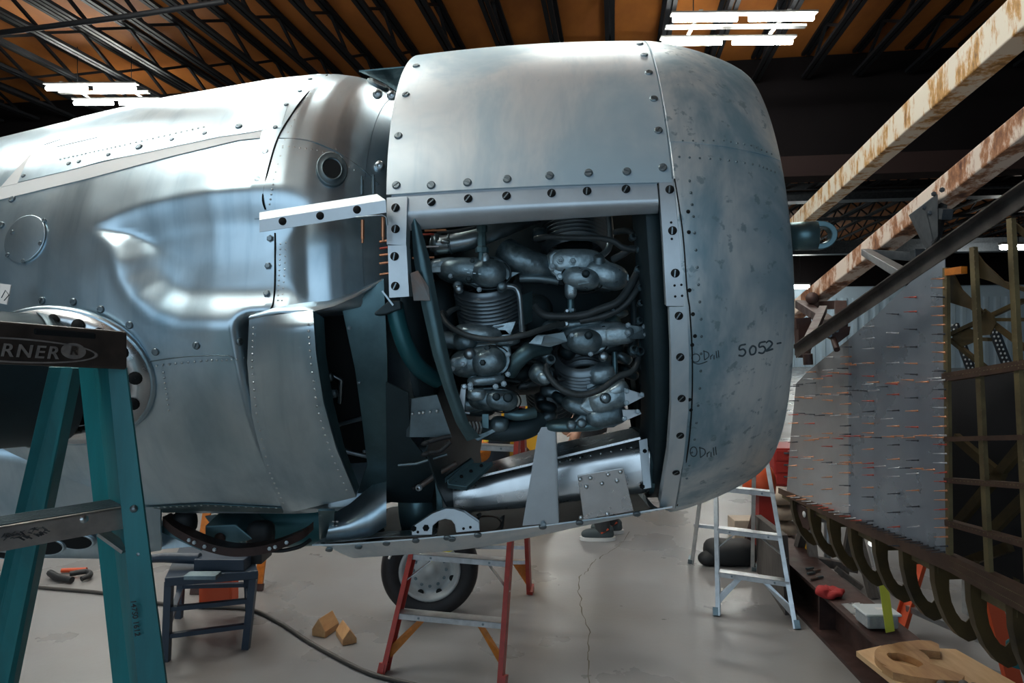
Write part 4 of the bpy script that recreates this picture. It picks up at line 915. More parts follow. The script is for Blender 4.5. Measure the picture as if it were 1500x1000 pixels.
# --- silver intake pipe and clamps at the top left
ip = [(636, 357, 1.70), (652, 358, 1.69), (690, 351, 1.69), (720, 340, 1.71), (758, 325, 1.76), (790, 312, 1.82)]
o = pipe(ip, .024, 'pipe', 'intake_pipe', 20)
for q, r_, w_ in (((641, 357.5, 1.697), .027, .02), ((660, 357, 1.69), .026, .006)): b = MB(); b.lathe(P(*q), P(690, 351, 1.69) - P(640, 358, 1.70), [(-w_ / 2, .024), (-w_ / 2, r_), (w_ / 2, r_), (w_ / 2, .024)], 24); b.build('pipe_clamp', 'dullmetal', o)
b = MB(); b.lathe(P(706, 330, 1.66), V(0, 0, -1), [(-.012, .006), (0, .006), (0, .013), (.016, .013), (.016, .009), (.03, .011), (.05, .011), (.055, .016), (.066, .016), (.066, .009), (.085, .009)], 8, False); b.build('primer_fitting', 'tealmetal', o)
b = MB(); b.blob(P(652, 354, 1.662), V(.012, 0, 0), V(0, .008, 0), V(0, 0, .006)); b.build('clamp_screw', 'pipe', o)
pipe([(640, 340, 1.66), (672, 338, 1.66), (700, 332, 1.67)], .004, 'hose', 'ignition_lead')
# dark exhaust elbow sweeping to the right head
pipe([(742, 368, 1.74), (756, 378, 1.72), (778, 388, 1.72), (806, 396, 1.74)], .036, 'cast', 'exhaust_elbow', 20); pipe([(762, 408, 1.71), (790, 408, 1.70), (818, 412, 1.70)], .010, 'dullmetal', 'elbow_shroud', 12)
lump(790, 344, 1.75, 12, 10, .03, 'inner', 0, .7, 'pipe_flange')
# --- front row, upper cylinder: fins above, rocker box below
fins(P(838, 296, 1.85), P(842, 366, 1.80), .089, 13)
h = lump(840, 386, 1.74, 42, 20, .06, 'cast_l', 0, .6)
lump(884, 403, 1.715, 36, 20, .045, 'cast_l', -14, .75, 'rocker_end', h); lump(851, 408, 1.675, 27, 17, .03, 'cast_l', -10, .85, 'rocker_dome', h); rim(853, 408, 1.685, 31, 21, 'hole', .0018, -10, h)
lump(836, 424, 1.68, 9, 14, .02, 'cast_l', 0, .7, 'drain_neck', h); cap(877, 385, 1.69, .014, 'dullmetal', .02, h, d=(0, -.5, .9)); cap(858, 401, 1.645, .008, 'inner', parent=h)
plate([(905, 398, 1.69), (921, 402, 1.69), (922, 411, 1.69), (906, 410, 1.69)], .02, 'cast_l', 'cover_lug', h)
for q in ((821, 381), (839, 383), (809, 391), (820, 405)): cap(q[0], q[1], 1.675, .0075, 'cast_l', .006, h); 
bolts([(821, 381), (839, 383), (809, 391)], 1.668, h, .004)
b = MB()
for i in range(7): b.bar(P(847 + i * 2.6, 417 - i * .5, 1.648), P(848.4 + i * 2.6, 415.4 - i * .5, 1.648), .002, .0018)
b.build('casting_mark', 'cast', h)
pipe([(889, 300, 1.74), (893, 325, 1.73), (894, 350, 1.72), (890, 366, 1.71), (880, 375, 1.70)], .0085, 'pipe', 'pushrod_tube')
pipe([(784, 350, 1.70), (800, 347, 1.68), (840, 348, 1.67), (880, 349, 1.66), (900, 354, 1.66), (912, 362, 1.66), (930, 366, 1.66)], .0075, 'hose', 'ignition_lead')
pipe([(836, 436, 1.70), (836, 452, 1.70), (836, 480, 1.70)], .009, 'tealmetal', 'scavenge_tube'); 
for yy in (452, 462): b = MB(); b.lathe(P(836, yy, 1.70), V(0, 0, -1), [(0, .009), (0, .013), (.007, .013), (.007, .009)], 6, False); b.build('union_nut', 'cast', eng)
cap(830, 456, 1.68, .005, 'pipe'); cap(829, 475, 1.67, .006, 'pipe')
# --- harness at the right
pipe([(934, 398, 1.66), (922, 420, 1.65), (905, 442, 1.64), (880, 452, 1.64), (850, 462, 1.65), (800, 462, 1.66), (784, 448, 1.68)], .0095, 'hose', 'ignition_lead')
pipe([(938, 412, 1.66), (928, 432, 1.65), (908, 452, 1.65), (880, 464, 1.65), (850, 470, 1.66)], .0085, 'hose', 'ignition_lead')
pipe([(900, 340, 1.70), (918, 338, 1.68), (930, 345, 1.67), (934, 352, 1.67)], .008, 'hose', 'ignition_lead'); pipe([(898, 380, 1.70), (912, 372, 1.68), (926, 364, 1.67), (938, 368, 1.67)], .009, 'hose', 'ignition_lead')
for q in ((934, 395), (940, 398), (926, 348), (936, 366), (938, 422), (938, 445), (936, 470), (898, 452)): 
    b = MB(); b.lathe(P(q[0], q[1], 1.65), V(.2, -1, .3), [(-.008, .007), (0, .009), (.007, .009), (.007, .006), (.013, .006)], 8, False); b.build('lead_elbow', 'cast', eng)
pipe([(938, 420, 1.70), (940, 470, 1.70), (940, 520, 1.71)], .008, 'tealmetal', 'oil_line')
pipe([(928, 430, 1.74), (930, 480, 1.74), (926, 520, 1.74)], .012, 'inner', 'oil_line')
# --- rear row, lower rocker box
h = lump(700, 528, 1.70, 40, 22, .06, 'cast', 12, .7)
lump(716, 530, 1.655, 26, 20, .03, 'cast', 14, .85, 'rocker_dome', h); rim(718, 530, 1.665, 30, 24, 'hole', .0018, 12, h)
lump(676, 530, 1.67, 17, 11, .03, 'cast_l', 20, .6, 'rocker_end', h); cap(688, 518, 1.645, .012, 'pipe', .016, h); cap(707, 531, 1.622, .0065, 'inner', parent=h); cap(714, 510, 1.65, .007, 'inner', parent=h)
bolts([(665, 528), (663, 540), (678, 533), (744, 519), (748, 500), (744, 548)], 1.64, h, .005)
lump(712, 556, 1.68, 28, 8, .03, 'cast_l', 6, .7, 'rocker_lip', h)
lump(700, 490, 1.72, 36, 15, .06, 'cast_l', -6, .7, 'cylinder_base'); lump(682, 500, 1.69, 18, 14, .04, 'cast', 0, .7, 'cylinder_foot'); pipe([(640, 494, 1.72), (660, 498, 1.71), (682, 502, 1.70)], .022, 'dullmetal', 'intake_pipe', 18)
plate([(722, 476, 1.70), (756, 470, 1.70), (748, 490, 1.70), (724, 492, 1.70)], .03, 'cast_l', 'base_web'); lump(742, 500, 1.69, 20, 8, .03, 'cast', 10, .7, 'cylinder_foot')
pipe([(653, 462, 1.69), (648, 458, 1.66), (652, 470, 1.64), (668, 484, 1.62), (695, 494, 1.61), (730, 497, 1.60), (770, 490, 1.60), (800, 480, 1.62), (826, 474, 1.65)], .0072, 'hose', 'ignition_lead')
pipe([(653, 462, 1.69), (662, 454, 1.70), (672, 450, 1.72)], .007, 'hose', 'ignition_lead')
# intake pipe crossing diagonally, flaking paint patches
pipe([(745, 545, 1.70), (758, 528, 1.68), (776, 514, 1.68), (800, 508, 1.72)], .021, 'tealmetal', 'intake_pipe', 18)
plate([(776, 504, 1.67), (788, 490, 1.67), (800, 490, 1.67), (826, 486, 1.66), (832, 500, 1.66), (806, 508, 1.66)], .012, 'dullmetal', 'cowl_baffle'); plate([(774, 503, 1.665), (786, 491, 1.665), (797, 492, 1.665), (793, 505, 1.665)], .004, 'cast_l', 'paint_flake')
lump(792, 548, 1.70, 18, 15, .04, 'cast', -30, .8, 'intake_elbow'); lump(797, 553, 1.672, 12, 9, .02, 'cast_l', -35, .9, 'paint_flake')
# --- front row, centre cylinder: rocker box above its fins
h = lump(870, 492, 1.72, 50, 20, .06, 'cast_l', 6, .65)
lump(856, 500, 1.665, 26, 19, .03, 'cast', -4, .85, 'rocker_dome', h); rim(860, 500, 1.675, 30, 21, 'hole', .0018, -8, h)
lump(905, 490, 1.69, 26, 15, .035, 'cast_l', 4, .6, 'rocker_end', h); lump(850, 474, 1.70, 36, 8, .03, 'cast', 6, .7, 'rocker_lip', h)
plate([(917, 475, 1.66), (948, 479, 1.665), (934, 491, 1.66), (918, 492, 1.66)], .02, 'cast_l', 'cover_lug', h); plate([(918, 494, 1.65), (942, 482, 1.66), (952, 488, 1.66), (944, 496, 1.66), (922, 497, 1.65)], .012, 'cast', 'cover_lug', h)
cap(884, 482, 1.67, .008, 'inner', .006, h); cap(862, 491, 1.634, .008, 'inner', parent=h); cap(884, 522, 1.665, .010, 'pipe', .01, h)
bolts([(920, 476), (920, 487), (944, 478), (838, 491), (865, 518), (946, 490)], 1.648, h)
fins(P(856, 556, 1.84), P(852, 518, 1.77), .078, 8)
lump(880, 548, 1.76, 20, 14, .05, 'cast_l', 10, .6, 'cylinder_base'); plate([(884, 536, 1.74), (890, 556, 1.74), (860, 570, 1.74), (858, 550, 1.74)], .02, 'cast_l', 'base_web')
pipe([(900, 515, 1.74), (901, 540, 1.74), (900, 552, 1.74)], .007, 'tealmetal', 'pushrod_tube')
pipe([(806, 530, 1.66), (800, 540, 1.65), (808, 556, 1.64), (826, 572, 1.63), (852, 578, 1.63), (880, 570, 1.63), (905, 552, 1.64), (926, 544, 1.65), (934, 530, 1.66), (936, 516, 1.67)], .0078, 'hose', 'ignition_lead')
for q in ((806, 528), (936, 516), (928, 514)): b = MB(); b.lathe(P(q[0], q[1], 1.655), V(.1, -1, .4), [(-.012, .009), (0, .012), (.009, .012), (.009, .008), (.016, .008)], 10, False); b.build('lead_elbow', 'cast', eng)
# --- lower right heads
h = lump(890, 582, 1.71, 34, 20, .05, 'cast_l', 18, .65); cap(887, 583, 1.65, .011, 'cast', .012, h); lump(902, 570, 1.69, 18, 10, .03, 'cast_l', 30, .7, 'rocker_end', h)
plate([(915, 568, 1.655), (942, 577, 1.66), (944, 581, 1.66), (916, 595, 1.655)], .012, 'rail', 'cover_lug', h); plate([(912, 600, 1.65), (936, 600, 1.655), (940, 606, 1.655), (914, 617, 1.65)], .012, 'rail', 'cover_lug', h)
bolts([(918, 573), (940, 578), (918, 590), (934, 603), (915, 613)], 1.648, h, .005)
h = lump(885, 608, 1.72, 32, 16, .05, 'cast', 8, .65); lump(850, 596, 1.72, 28, 12, .04, 'cast', -18, .7, 'rocker_end', h)
h = lump(842, 622, 1.73, 46, 9, .05, 'tealmetal', 2, .7, 'rocker_cover')
for q in ((837, 623), (852, 620)): cap(q[0], q[1], 1.675, .010, 'cast', .01, h)
cap(885, 582, 1.638, .006, 'pipe', .006)
# --- lower left head
h = lump(722, 584, 1.70, 36, 17, .05, 'cast', -3, .7); lump(735, 586, 1.66, 24, 15, .025, 'cast', -6, .85, 'rocker_dome', h); rim(736, 586, 1.667, 27, 18, 'hole', .0018, -6, h)
lump(698, 577, 1.67, 14, 9, .03, 'cast_l', 0, .6, 'rocker_end', h); cap(727, 581, 1.63, .008, 'inner', parent=h); cap(744, 582, 1.635, .010, 'inner', .004, h)
plate([(676, 563, 1.62), (683, 565, 1.62), (680, 604, 1.62), (670, 600, 1.62)], .006, 'rail', 'control_lever'); b = MB(); b.tube([P(664, 603, 1.615), P(688, 605, 1.615)], .004, 8); b.build('clevis_pin', 'pipe', eng); cap(680, 566, 1.614, .006, 'pipe', .005)
bolts([(689, 564), (689, 568), (738, 562), (726, 566)], 1.63, eng, .0055)
# lower collector ring, sump, brackets
pipe([(705, 628, 1.72), (740, 632, 1.71), (770, 628, 1.71), (792, 616, 1.73)], .026, 'inner', 'collector_pipe', 16); pipe([(742, 604, 1.69), (760, 608, 1.68), (784, 604, 1.69)], .014, 'tealmetal', 'collector_pipe', 14)
lump(732, 621, 1.70, 14, 12, .03, 'cast', 0, .8, 'pump_housing'); plate([(706, 606, 1.68), (716, 606, 1.68), (716, 628, 1.68), (706, 626, 1.68)], .02, 'tealmetal', 'bracket'); plate([(692, 640, 1.68), (722, 628, 1.68), (726, 632, 1.68), (700, 646, 1.68)], .01, 'cast', 'bracket')
for k in range(4): b = MB(); b.tube(smooth_path([P(688 + 5 * k, 618, 1.67), P(690 + 5 * k, 626, 1.66), P(688 + 5 * k, 634, 1.67)], 4), .003, 6); b.build('safety_wire', 'pipe', eng)
# dark clutter deeper in the bay, between the cylinders
rnd = random.Random(4)
for k in range(34):
    px = rnd.uniform(690, 925); py = rnd.uniform(440, 612); Y = rnd.uniform(1.80, 1.92)
    lump(px, py, Y, rnd.uniform(8, 24), rnd.uniform(6, 14), .05, rnd.choice(['inner', 'cast', 'inner', 'tealmetal', 'dullmetal']), rnd.uniform(-40, 40), .7, 'accessory_casting')
for k in range(10):
    px = rnd.uniform(700, 900); py = rnd.uniform(500, 610); pipe([(px, py, 1.78), (px + rnd.uniform(-10, 30), py + rnd.uniform(-12, 12), 1.75), (px + rnd.uniform(20, 60), py + rnd.uniform(-20, 20), 1.80)], rnd.uniform(.004, .008), 'hose', 'ignition_lead', 8, 4)
lump(780, 460, 1.86, 30, 30, .06, 'inner', 0, .8, 'accessory_casting'); lump(640, 470, 1.85, 30, 60, .05, 'inner', 0, .8, 'accessory_casting')
for a in range(5):
    x_ = (640, 622, 622, 622, 628)[a]; y_ = (338, 344, 378, 412, 362)[a]; m_ = ('copper', 'redpin', 'copper', 'redpin', 'pin')[a]
    pipe([(x_ - 18, y_, 1.63), (x_ + 14, y_ - 1, 1.63)], .0028, m_, 'pushed_pin', 6, 2)
for y_ in (352, 362, 372, 384, 400): pipe([(556, y_ + 2, 1.60), (572, y_, 1.60)], .003, 'redpin' if y_ % 4 else 'copper', 'pushed_pin', 6, 2)
# other cylinders round the far side and above, mostly out of sight
for th, x0 in ((70, .02), (110, .14), (150, .02), (190, .14), (230, .02)):
    c0 = N(x0, R_(th), .33); c1 = N(x0, R_(th), .56); fins(c0, c1, .085, 12, seg=20)
# lifting eye screwed to the propeller shaft, ahead of the cowling
e0 = P(1150, 347, 2.02); ed = (P(1196, 345, 2.0) - e0).normalized(); up_ = V(0, 0, 1)
b = MB(); b.lathe(e0, ed, [(-.10, .03), (.0, .030), (.01, .036), (.012, .042), (.088, .042), (.09, .036), (.09, .0003)], 28); eye = b.build('lifting_eye', 'tealmetal', eng)
b = MB(); c = P(1199, 345, 2.0); o_ = []; i_ = []
for k in range(40):
    t = 2 * PI * k / 40; rx = .046; o_.append(c + ed * (math.cos(t) * (.047 if math.cos(t) > 0 else .06)) + up_ * (math.sin(t) * .042)); i_.append(c + ed * (math.cos(t) * .028 + .002) + up_ * (math.sin(t) * .024))
b.ring([p - V(0, .014, 0) for p in o_], [p - V(0, .014, 0) for p in i_], V(0, .028, 0)); b.build('eye_ring', 'tealmetal', eye, bevel=.003)
# ------------------------------------------------------------------ stepladders
def bar_obj(a, c, w, h, name, m, parent, up=None, bevel=0): b = MB(); b.bar(a, c, w, h, up); return b.build(name, m, parent, bevel=bevel)
def chan_obj(a, c, w, dp, t, name, m, parent, up=None, flip=1): b = MB(); b.chan(a, c, w, dp, t, up, flip); return b.build(name, m, parent)
# teal ladder at the left edge, close to the camera
tl = thing('stepladder', 'teal fibreglass stepladder with worn dark cap at the left edge', 'stepladder', V(-.75, 1.3, 0))
TY = 1.13
ft = P(185, 505, TY)            # right end of the cap
cd = (P(186, 505, 1.13) - P(0, 492, .99)).normalized(); cb = V(-cd.y, cd.x, 0).normalized()
c_r = P(187, 512, 1.13); L_ = .46
def capc(s, d, z): return c_r - cd * s + cb * d + V(0, 0, z)
zt, zb = .030, -.033
b = MB(); b.hexa([capc(L_, 0, zb), capc(0, 0, zb), capc(0, .11, zb), capc(L_, .11, zb), capc(L_, 0, zt), capc(0, 0, zt), capc(0, .11, zt), capc(L_, .11, zt)])
capo = b.build('cap', 'ladcap', tl, bevel=.004)
b = MB(); b.hexa([capc(.135, -.001, .013), capc(.048, -.001, .013), capc(.048, .01, .013), capc(.135, .01, .013), capc(.135, -.001, .024), capc(.048, -.001, .024), capc(.048, .01, .024), capc(.135, .01, .024)]); b.build('slot', 'hole', capo, bevel=.003)

def caps(px, py, d=-.002):       # point on the cap's front face
    lo, hi = 0, 1.0
    for _ in range(40):
        m_ = (lo + hi) / 2; p = capc(m_, d, 0); lo, hi = (m_, hi) if 750 + 1000 * p.x / p.y > px else (lo, m_)
    p = capc(lo, d, 0); return V(p.x, p.y, P(px, py, p.y).z)
def oval(px, py, rx, rz, n=40):
    c = caps(px, py, -.0015); return [c + cd * (math.cos(2 * PI * k / n) * rx) + V(0, 0, math.sin(2 * PI * k / n) * rz) for k in range(n)]
def text(s, size, loc, right, up, name, m, parent, ext=.0008, shear=0, spc=1.0):
    cu = bpy.data.curves.new(name, 'FONT'); cu.body = s; cu.size = size; cu.extrude = ext; cu.align_x = 'CENTER'; cu.align_y = 'CENTER'; cu.shear = shear; cu.space_character = spc; cu.offset = size * .012
    t = bpy.data.objects.new(name, cu); COL.objects.link(t); dg = bpy.context.evaluated_depsgraph_get(); me = bpy.data.meshes.new_from_object(t.evaluated_get(dg)); bpy.data.objects.remove(t)
    right = right.normalized(); n = right.cross(up).normalized(); up = n.cross(right); o = bpy.data.objects.new(name, me); COL.objects.link(o); me.name = name
    o.rotation_euler = Matrix((right, up, n)).transposed().to_euler(); o.parent = parent; o.location = Vector(loc) - wloc(parent); me.materials.clear(); me.materials.append(M[m]); return o
b = MB(); b.ring(oval(22, 513, .112, .0185), oval(22, 513, .108, .0160), V(0, .004, 0)); b.build('badge_rim', 'badge', capo)
b = MB(); b.prism(oval(108, 514, .0175, .0125, 24), cb * .003); b.build('badge_disc', 'badge', capo)
text('WERNER', .027, caps(17, 514), cd, V(0, 0, 1), 'lettering', 'badge', capo, .0012, .12, 1.2)
text('R', .019, caps(108, 514, -.005), cd, V(0, 0, 1), 'lettering', 'ladcap', capo, .0012, .1)
for s_, z_ in ((.052, -.013),): pass
zc = c_r.z + zb
def rail_t(top, foot, name, w=.072, dp=.034, flip=1, up=None):
    return chan_obj(top, foot, w, dp, .004, name, 'teal', tl, up, flip)
# front right rail: channel seen on its edge; rear rails run back from the cap
t1 = P(157, 538, 1.155); f1 = P(207, 1010, 1.10) ; f1 = t1 + (f1 - t1) * ((t1.z) / (t1.z - f1.z))
b = MB(); d_ = (f1 - t1); rx = V(1, 0, 0)
for (o0, o1, w0, w1) in ((V(-.026, 0, 0), V(.0, .0, 0), 0, 0),): pass
def lrail(px_top, px_bot, y_top, y_bot, Yt, Yb, dy, m, name, dz=0):   # a flat face of a channel given by its picture edges, continued to the floor
    a0, a1 = P(px_top[0], y_top, Yt), P(px_top[1], y_top, Yt + dy); c0, c1 = P(px_bot[0], y_bot, Yb), P(px_bot[1], y_bot, Yb + dy)
    e0 = a0 + (c0 - a0) * (a0.z / (a0.z - c0.z)); e1 = a1 + (c1 - a1) * (a1.z / (a1.z - c1.z)); n = (c0 - a0).cross(a1 - a0).normalized()
    if n.y < 0: n = -n
    bb = MB(); bb.prism([a0, a1, e1, e0], n * .005); return bb
r1 = lrail((158, 184), (202, 243), 538, 1000, 1.135, 1.10, .0, 'teal', '')
r2 = lrail((137, 159), (190, 203), 538, 1000, 1.21, 1.165, -.06, 'teal', '')
r3 = lrail((115, 138), (165, 191), 538, 1000, 1.225, 1.18, -.01, 'teal', '')
for q in (r2, r3): r1.add(q.v, q.f)
fr_ = r1.build('rail', 'teal', tl)
r1 = lrail((88, 112), (-12, 16), 538, 1000, 1.26, 1.42, .0, 'teal', ''); r2 = lrail((103, 118), (8, 24), 538, 1000, 1.235, 1.395, .03, 'teal', ''); r3 = lrail((72, 90), (-36, -10), 538, 1000, 1.25, 1.41, .01, 'teal', '')
for q in (r2, r3): r1.add(q.v, q.f)
r1.build('rear_rail', 'teal', tl)
# the other pair of rails, out of the frame on the left
for px0, px1, Y0, Y1 in ((-260, -330, .90, .86), (-300, -420, 1.0, 1.12)):
    a0 = P(px0, 530, Y0); c0 = P(px1, 1000, Y1); e0 = a0 + (c0 - a0) * (a0.z / (a0.z - c0.z)); chan_obj(a0, e0, .07, .03, .004, 'rail', 'teal', tl)
# step with its rivets and brace
s0 = P(184, 742, 1.135); s1 = P(-60, 782, .97); sd = (s1 - s0).normalized(); sb = V(sd.y, -sd.x, 0).normalized(); sb = sb if sb.y > 0 else -sb
b = MB(); hgt = .036
b.hexa([s0 + V(0, 0, -hgt), s1 + V(0, 0, -hgt), s1 + sb * .004 + V(0, 0, -hgt), s0 + sb * .004 + V(0, 0, -hgt), s0, s1, s1 + sb * .004, s0 + sb * .004])
b.hexa([s0 + V(0, 0, -.003), s1 + V(0, 0, -.003), s1 + sb * .075 + V(0, 0, -.003), s0 + sb * .075 + V(0, 0, -.003), s0, s1, s1 + sb * .075, s0 + sb * .075])
st = b.build('step', 'alu_warm', tl)
b = MB()
for k in range(7): q = sb * (.012 + k * .0095) + V(0, 0, .001); b.bar(s0 + q, s1 + q, .003, .002)
o = b.build('tread_ridge', 'dullmetal', st); o['kind'] = 'stuff'
b = MB(); b.lathe(P(121, 760, 1.09), V(0, -1, 0), [(-.003, .0078), (.002, .007), (.005, .004), (.006, .0002)], 16); b.build('rivet', 'screw_b', st)
b = MB()
for k in range(40): a_ = P(4 + k * 1.6, 787 - k * .32 + random.uniform(-5, 5), 1.008 + .00075 * k - .0005); b.bar(a_ + V(0, -.002, 0), a_ + V(random.uniform(.003, .008), -.001, random.uniform(-.006, .006)), .003, .001)
b.build('marker_scribble', 'black', st)
for q in ((196, 745), (204, 811)): b = MB(); b.lathe(P(q[0], q[1], 1.118), V(0, -1, 0), [(-.003, .0068), (.002, .006), (.004, .003), (.005, .0002)], 16); b.build('rivet', 'screw', fr_)
bar_obj(P(150, 780, 1.15), P(186, 806, 1.14), .022, .006, 'step_brace', 'alu_warm', tl)
text('147S0 1612', .0125, P(198, 905, 1.1005), P(201, 920, 1.1) - P(196, 880, 1.1), V(1, 0, 0), 'stencil', 'black', fr_, .0003)

def stepladder(name, label, pts, rail_m, nsteps, rail_w, step_m, foot_m, wid_up, brace_m, rear_steps=0, top=None, top_m=None):
    """pts: floor points front-left, front-right, rear-left, rear-right and the two top points"""
    fl_, fr, bl, br, tl_, tr = pts; root = thing(name, label, 'stepladder', (fl_ + fr + bl + br) / 4)
    fwd = ((bl + br) / 2 - (fl_ + fr) / 2); fwd.z = 0; fwd.normalize(); R = {}
    for key, a, c in (('rail', fl_, tl_), ('rail', fr, tr), ('rear_rail', bl, tl_ + fwd * .07), ('rear_rail', br, tr + fwd * .07)):
        side = (fr - fl_).normalized() * (1 if a in (fr, br) else -1)
        b = MB(); b.chan(c, a, rail_w, .024, .005, side, -1 if False else -1); o = b.build(key, rail_m, root); R[(key, a is fr or a is br)] = o
        f = MB(); d = (c - a).normalized(); f.bar(a, a + d * .045, rail_w * 1.12, .03, side); f.build('foot', foot_m, o)
    zmax = tl_.z
    for k in range(1, nsteps + 1):
        t = k / (nsteps + 1) * (1.0 if nsteps < 6 else 1) ; a = fl_ + (tl_ - fl_) * t; c = fr + (tr - fr) * t; n = (c - a).normalized(); ia = a + n * .01; ic = c - n * .01
        b = MB(); dn = V(0, 0, -.028); f = fwd * .07; th = .003; off = -fwd * .03
        p = [ia + off, ic + off]
        b.hexa([p[0] + dn, p[1] + dn, p[1] + dn + fwd * th, p[0] + dn + fwd * th, p[0], p[1], p[1] + fwd * th, p[0] + fwd * th])
        b.hexa([p[0] + V(0, 0, -th), p[1] + V(0, 0, -th), p[1] + f + V(0, 0, -th), p[0] + f + V(0, 0, -th), p[0], p[1], p[1] + f, p[0] + f])
        s = b.build('step', step_m, root)
        for u in (.2, .8): bolt(lerp(p[0], p[1], u) + V(0, 0, -.014) - fwd * .0005, -fwd, s, .005)
        if k <= 2:
            for sg, q, e in ((1, ia, fl_ + (tl_ - fl_) * (t - .6 / (nsteps + 1))), (-1, ic, fr + (tr - fr) * (t - .6 / (nsteps + 1)))):
                a_ = q + n * (sg * .11) + V(0, 0, -.025) - fwd * .005
                if k == 1:
                    bb = MB(); w_ = n * (sg * .035); bb.prism([a_, a_ + w_, e + n * (sg * .012) + V(0, 0, -.05), e - n * 0 + V(0, 0, .0)], fwd * .006); bb.build('corner_brace', brace_m, root)
                else: bar_obj(a_, e + V(0, 0, .02), .018, .004, 'step_brace', step_m, root)
    for k in range(1, rear_steps + 1):
        t = k / (rear_steps + 1); a = bl + (tl_ - bl) * t; c = br + (tr - br) * t; bar_obj(a + fwd * .05, c + fwd * .05, .03, .022, 'rear_bar', step_m, root)
    if top:
        n = (tr - tl_).normalized(); b = MB(); c0 = (tl_ + tr) / 2 + fwd * .035; b.box(c0 + V(0, 0, .03), (tr - tl_).length + .09, .15, .06, (n, fwd, V(0, 0, 1))); b.build('cap', top_m, root, bevel=.006)
    for rl in R.values():
        pass
    return root, R
# red ladder under the engine: front feet in view, its top tucked up behind the engine bay
fl_ = F(560, 985); fr = F(737, 1004); dep = V(.15, 1.02, 0)
tl_ = P(640, 640, 3.35); tr = P(757, 620, 3.12)
tl_ = V(fl_.x + .285, fl_.y + .42, 1.33); tr = V(fr.x + .10, fr.y + .42, 1.33)
red, RR = stepladder('stepladder', 'red stepladder with silver treads and orange corner braces under the cowling', [fl_, fr, F(600, 868), F(778, 868), tl_, tr], 'red', 4, .062, 'alu', 'red', 0, 'orange', 3, True, 'orange_red')
for a_, sg in ((F(778, 868), -1), (F(600, 868), 1)):
    b = MB(); b.prism([a_ + V(sg * .0, -.03, .03), a_ + V(sg * .03, -.03, .06), a_ + V(sg * .12, -.04, .20), a_ + V(sg * .02, -.04, .20)], V(0, .006, 0)); b.build('corner_brace', 'orange', red)
bar_obj(F(778, 868) + V(-.02, -.04, .21), F(600, 868) + V(.03, -.04, .21), .03, .022, 'rear_bar', 'alu', red)
# silver ladder right of the nose
fl_ = F(1049, 901); fr = F(1169, 920); bl = F(1011, 824); br = F(1105, 835)
sl, _ = stepladder('stepladder', 'plain aluminium stepladder standing right of the cowling nose', [fl_, fr, bl, br, V(fl_.x + .10, fl_.y + .42, 1.18), V(fr.x - .06, fr.y + .42, 1.18)], 'alu', 4, .045, 'alu', 'dullmetal', 0, 'alu', 3)
# orange-railed ladder behind the wing ribs: two rails show under the ribs
fl_ = F(1462, 1080); 
b0 = thing('trestle_ladder', 'orange-legged ladder standing behind the hanging wing ribs', 'ladder', V(2.1, 3.0, 0))
for a, c in ((P(1318, 930, 3.7), P(1345, 840, 3.75)), (P(1490, 1010, 3.1), P(1462, 900, 3.15))):
    d = (c - a); e = a - d * (a.z / d.z); t_ = e + d.normalized() * 1.25; chan_obj(e, t_, .07, .03, .005, 'leg', 'orange_red', b0)
bar_obj(P(1330, 890, 3.72), P(1480, 955, 3.12), .03, .03, 'stretcher', 'alu', b0)

# ------------------------------------------------------------------ nose wheel
wc = V((630 - 750) / 1000 * 4.0, 4.0, 0); wr = .283; wcz = wc + V(0, 0, wr); wd = V(.1, -1, 0).normalized()
wh = thing('landing_wheel', 'black tyred aircraft wheel with grey rim behind the red stepladder', 'wheel', wc)
prof = [(-.085, wr * .62), (-.10, wr * .7), (-.105, wr * .82), (-.09, wr * .94), (-.05, wr * .99), (0, wr), (.05, wr * .99), (.09, wr * .94), (.105, wr * .82), (.10, wr * .7), (.085, wr * .62)]
b = MB(); b.lathe(wcz, wd, prof, 64); ty = b.build('tyre', 'tyre', wh)
b = MB(); b.lathe(wcz, wd, [(-.08, wr * .63), (.085, wr * .63), (.095, wr * .60), (.09, wr * .55), (.06, wr * .50), (.045, wr * .46), (.05, wr * .40), (.07, wr * .26), (.075, wr * .14), (.09, wr * .12), (.09, .0003)], 48); rm = b.build('rim', 'rim', wh)
wx, wy, wz = basis(wd, V(0, 0, 1))
for k in range(12):
    t = 2 * PI * k / 12; q = wcz + wx * (math.cos(t) * wr * .33) + wy * (math.sin(t) * wr * .33); bolt(q + wd * .062, wd, rm, .008, 'dullmetal')
for k in range(8):
    t = 2 * PI * (k + .5) / 8; q = wcz + wx * (math.cos(t) * wr * .49) + wy * (math.sin(t) * wr * .49); h = MB(); h.lathe(q + wd * .058, wd, [(0, .018), (.002, .017), (.002, .0002)], 14); h.build('hole', 'hole', rm)
b = MB(); b.tube([P(575, 806, 3.87), P(570, 818, 3.87)], .007, 8); b.build('valve_flag', 'paper', wh)
for pts in (((626, 812), (640, 808), (644, 818), (630, 823)), ((646, 802), (660, 797), (664, 806), (650, 812))):
    b = MB(); b.prism([P(*q, 3.86) for q in pts], V(0, .003, 0)); b.build('tag', 'tag', wh)
b = MB(); b.bar(wcz - wd * .12, wcz - wd * .22 + V(0, 0, 0), .08, .08); b.bar(wcz - wd * .2, wcz - wd * .2 + V(.02, .05, 1.0), .09, .09); b.build('strut', 'dullmetal', wh)
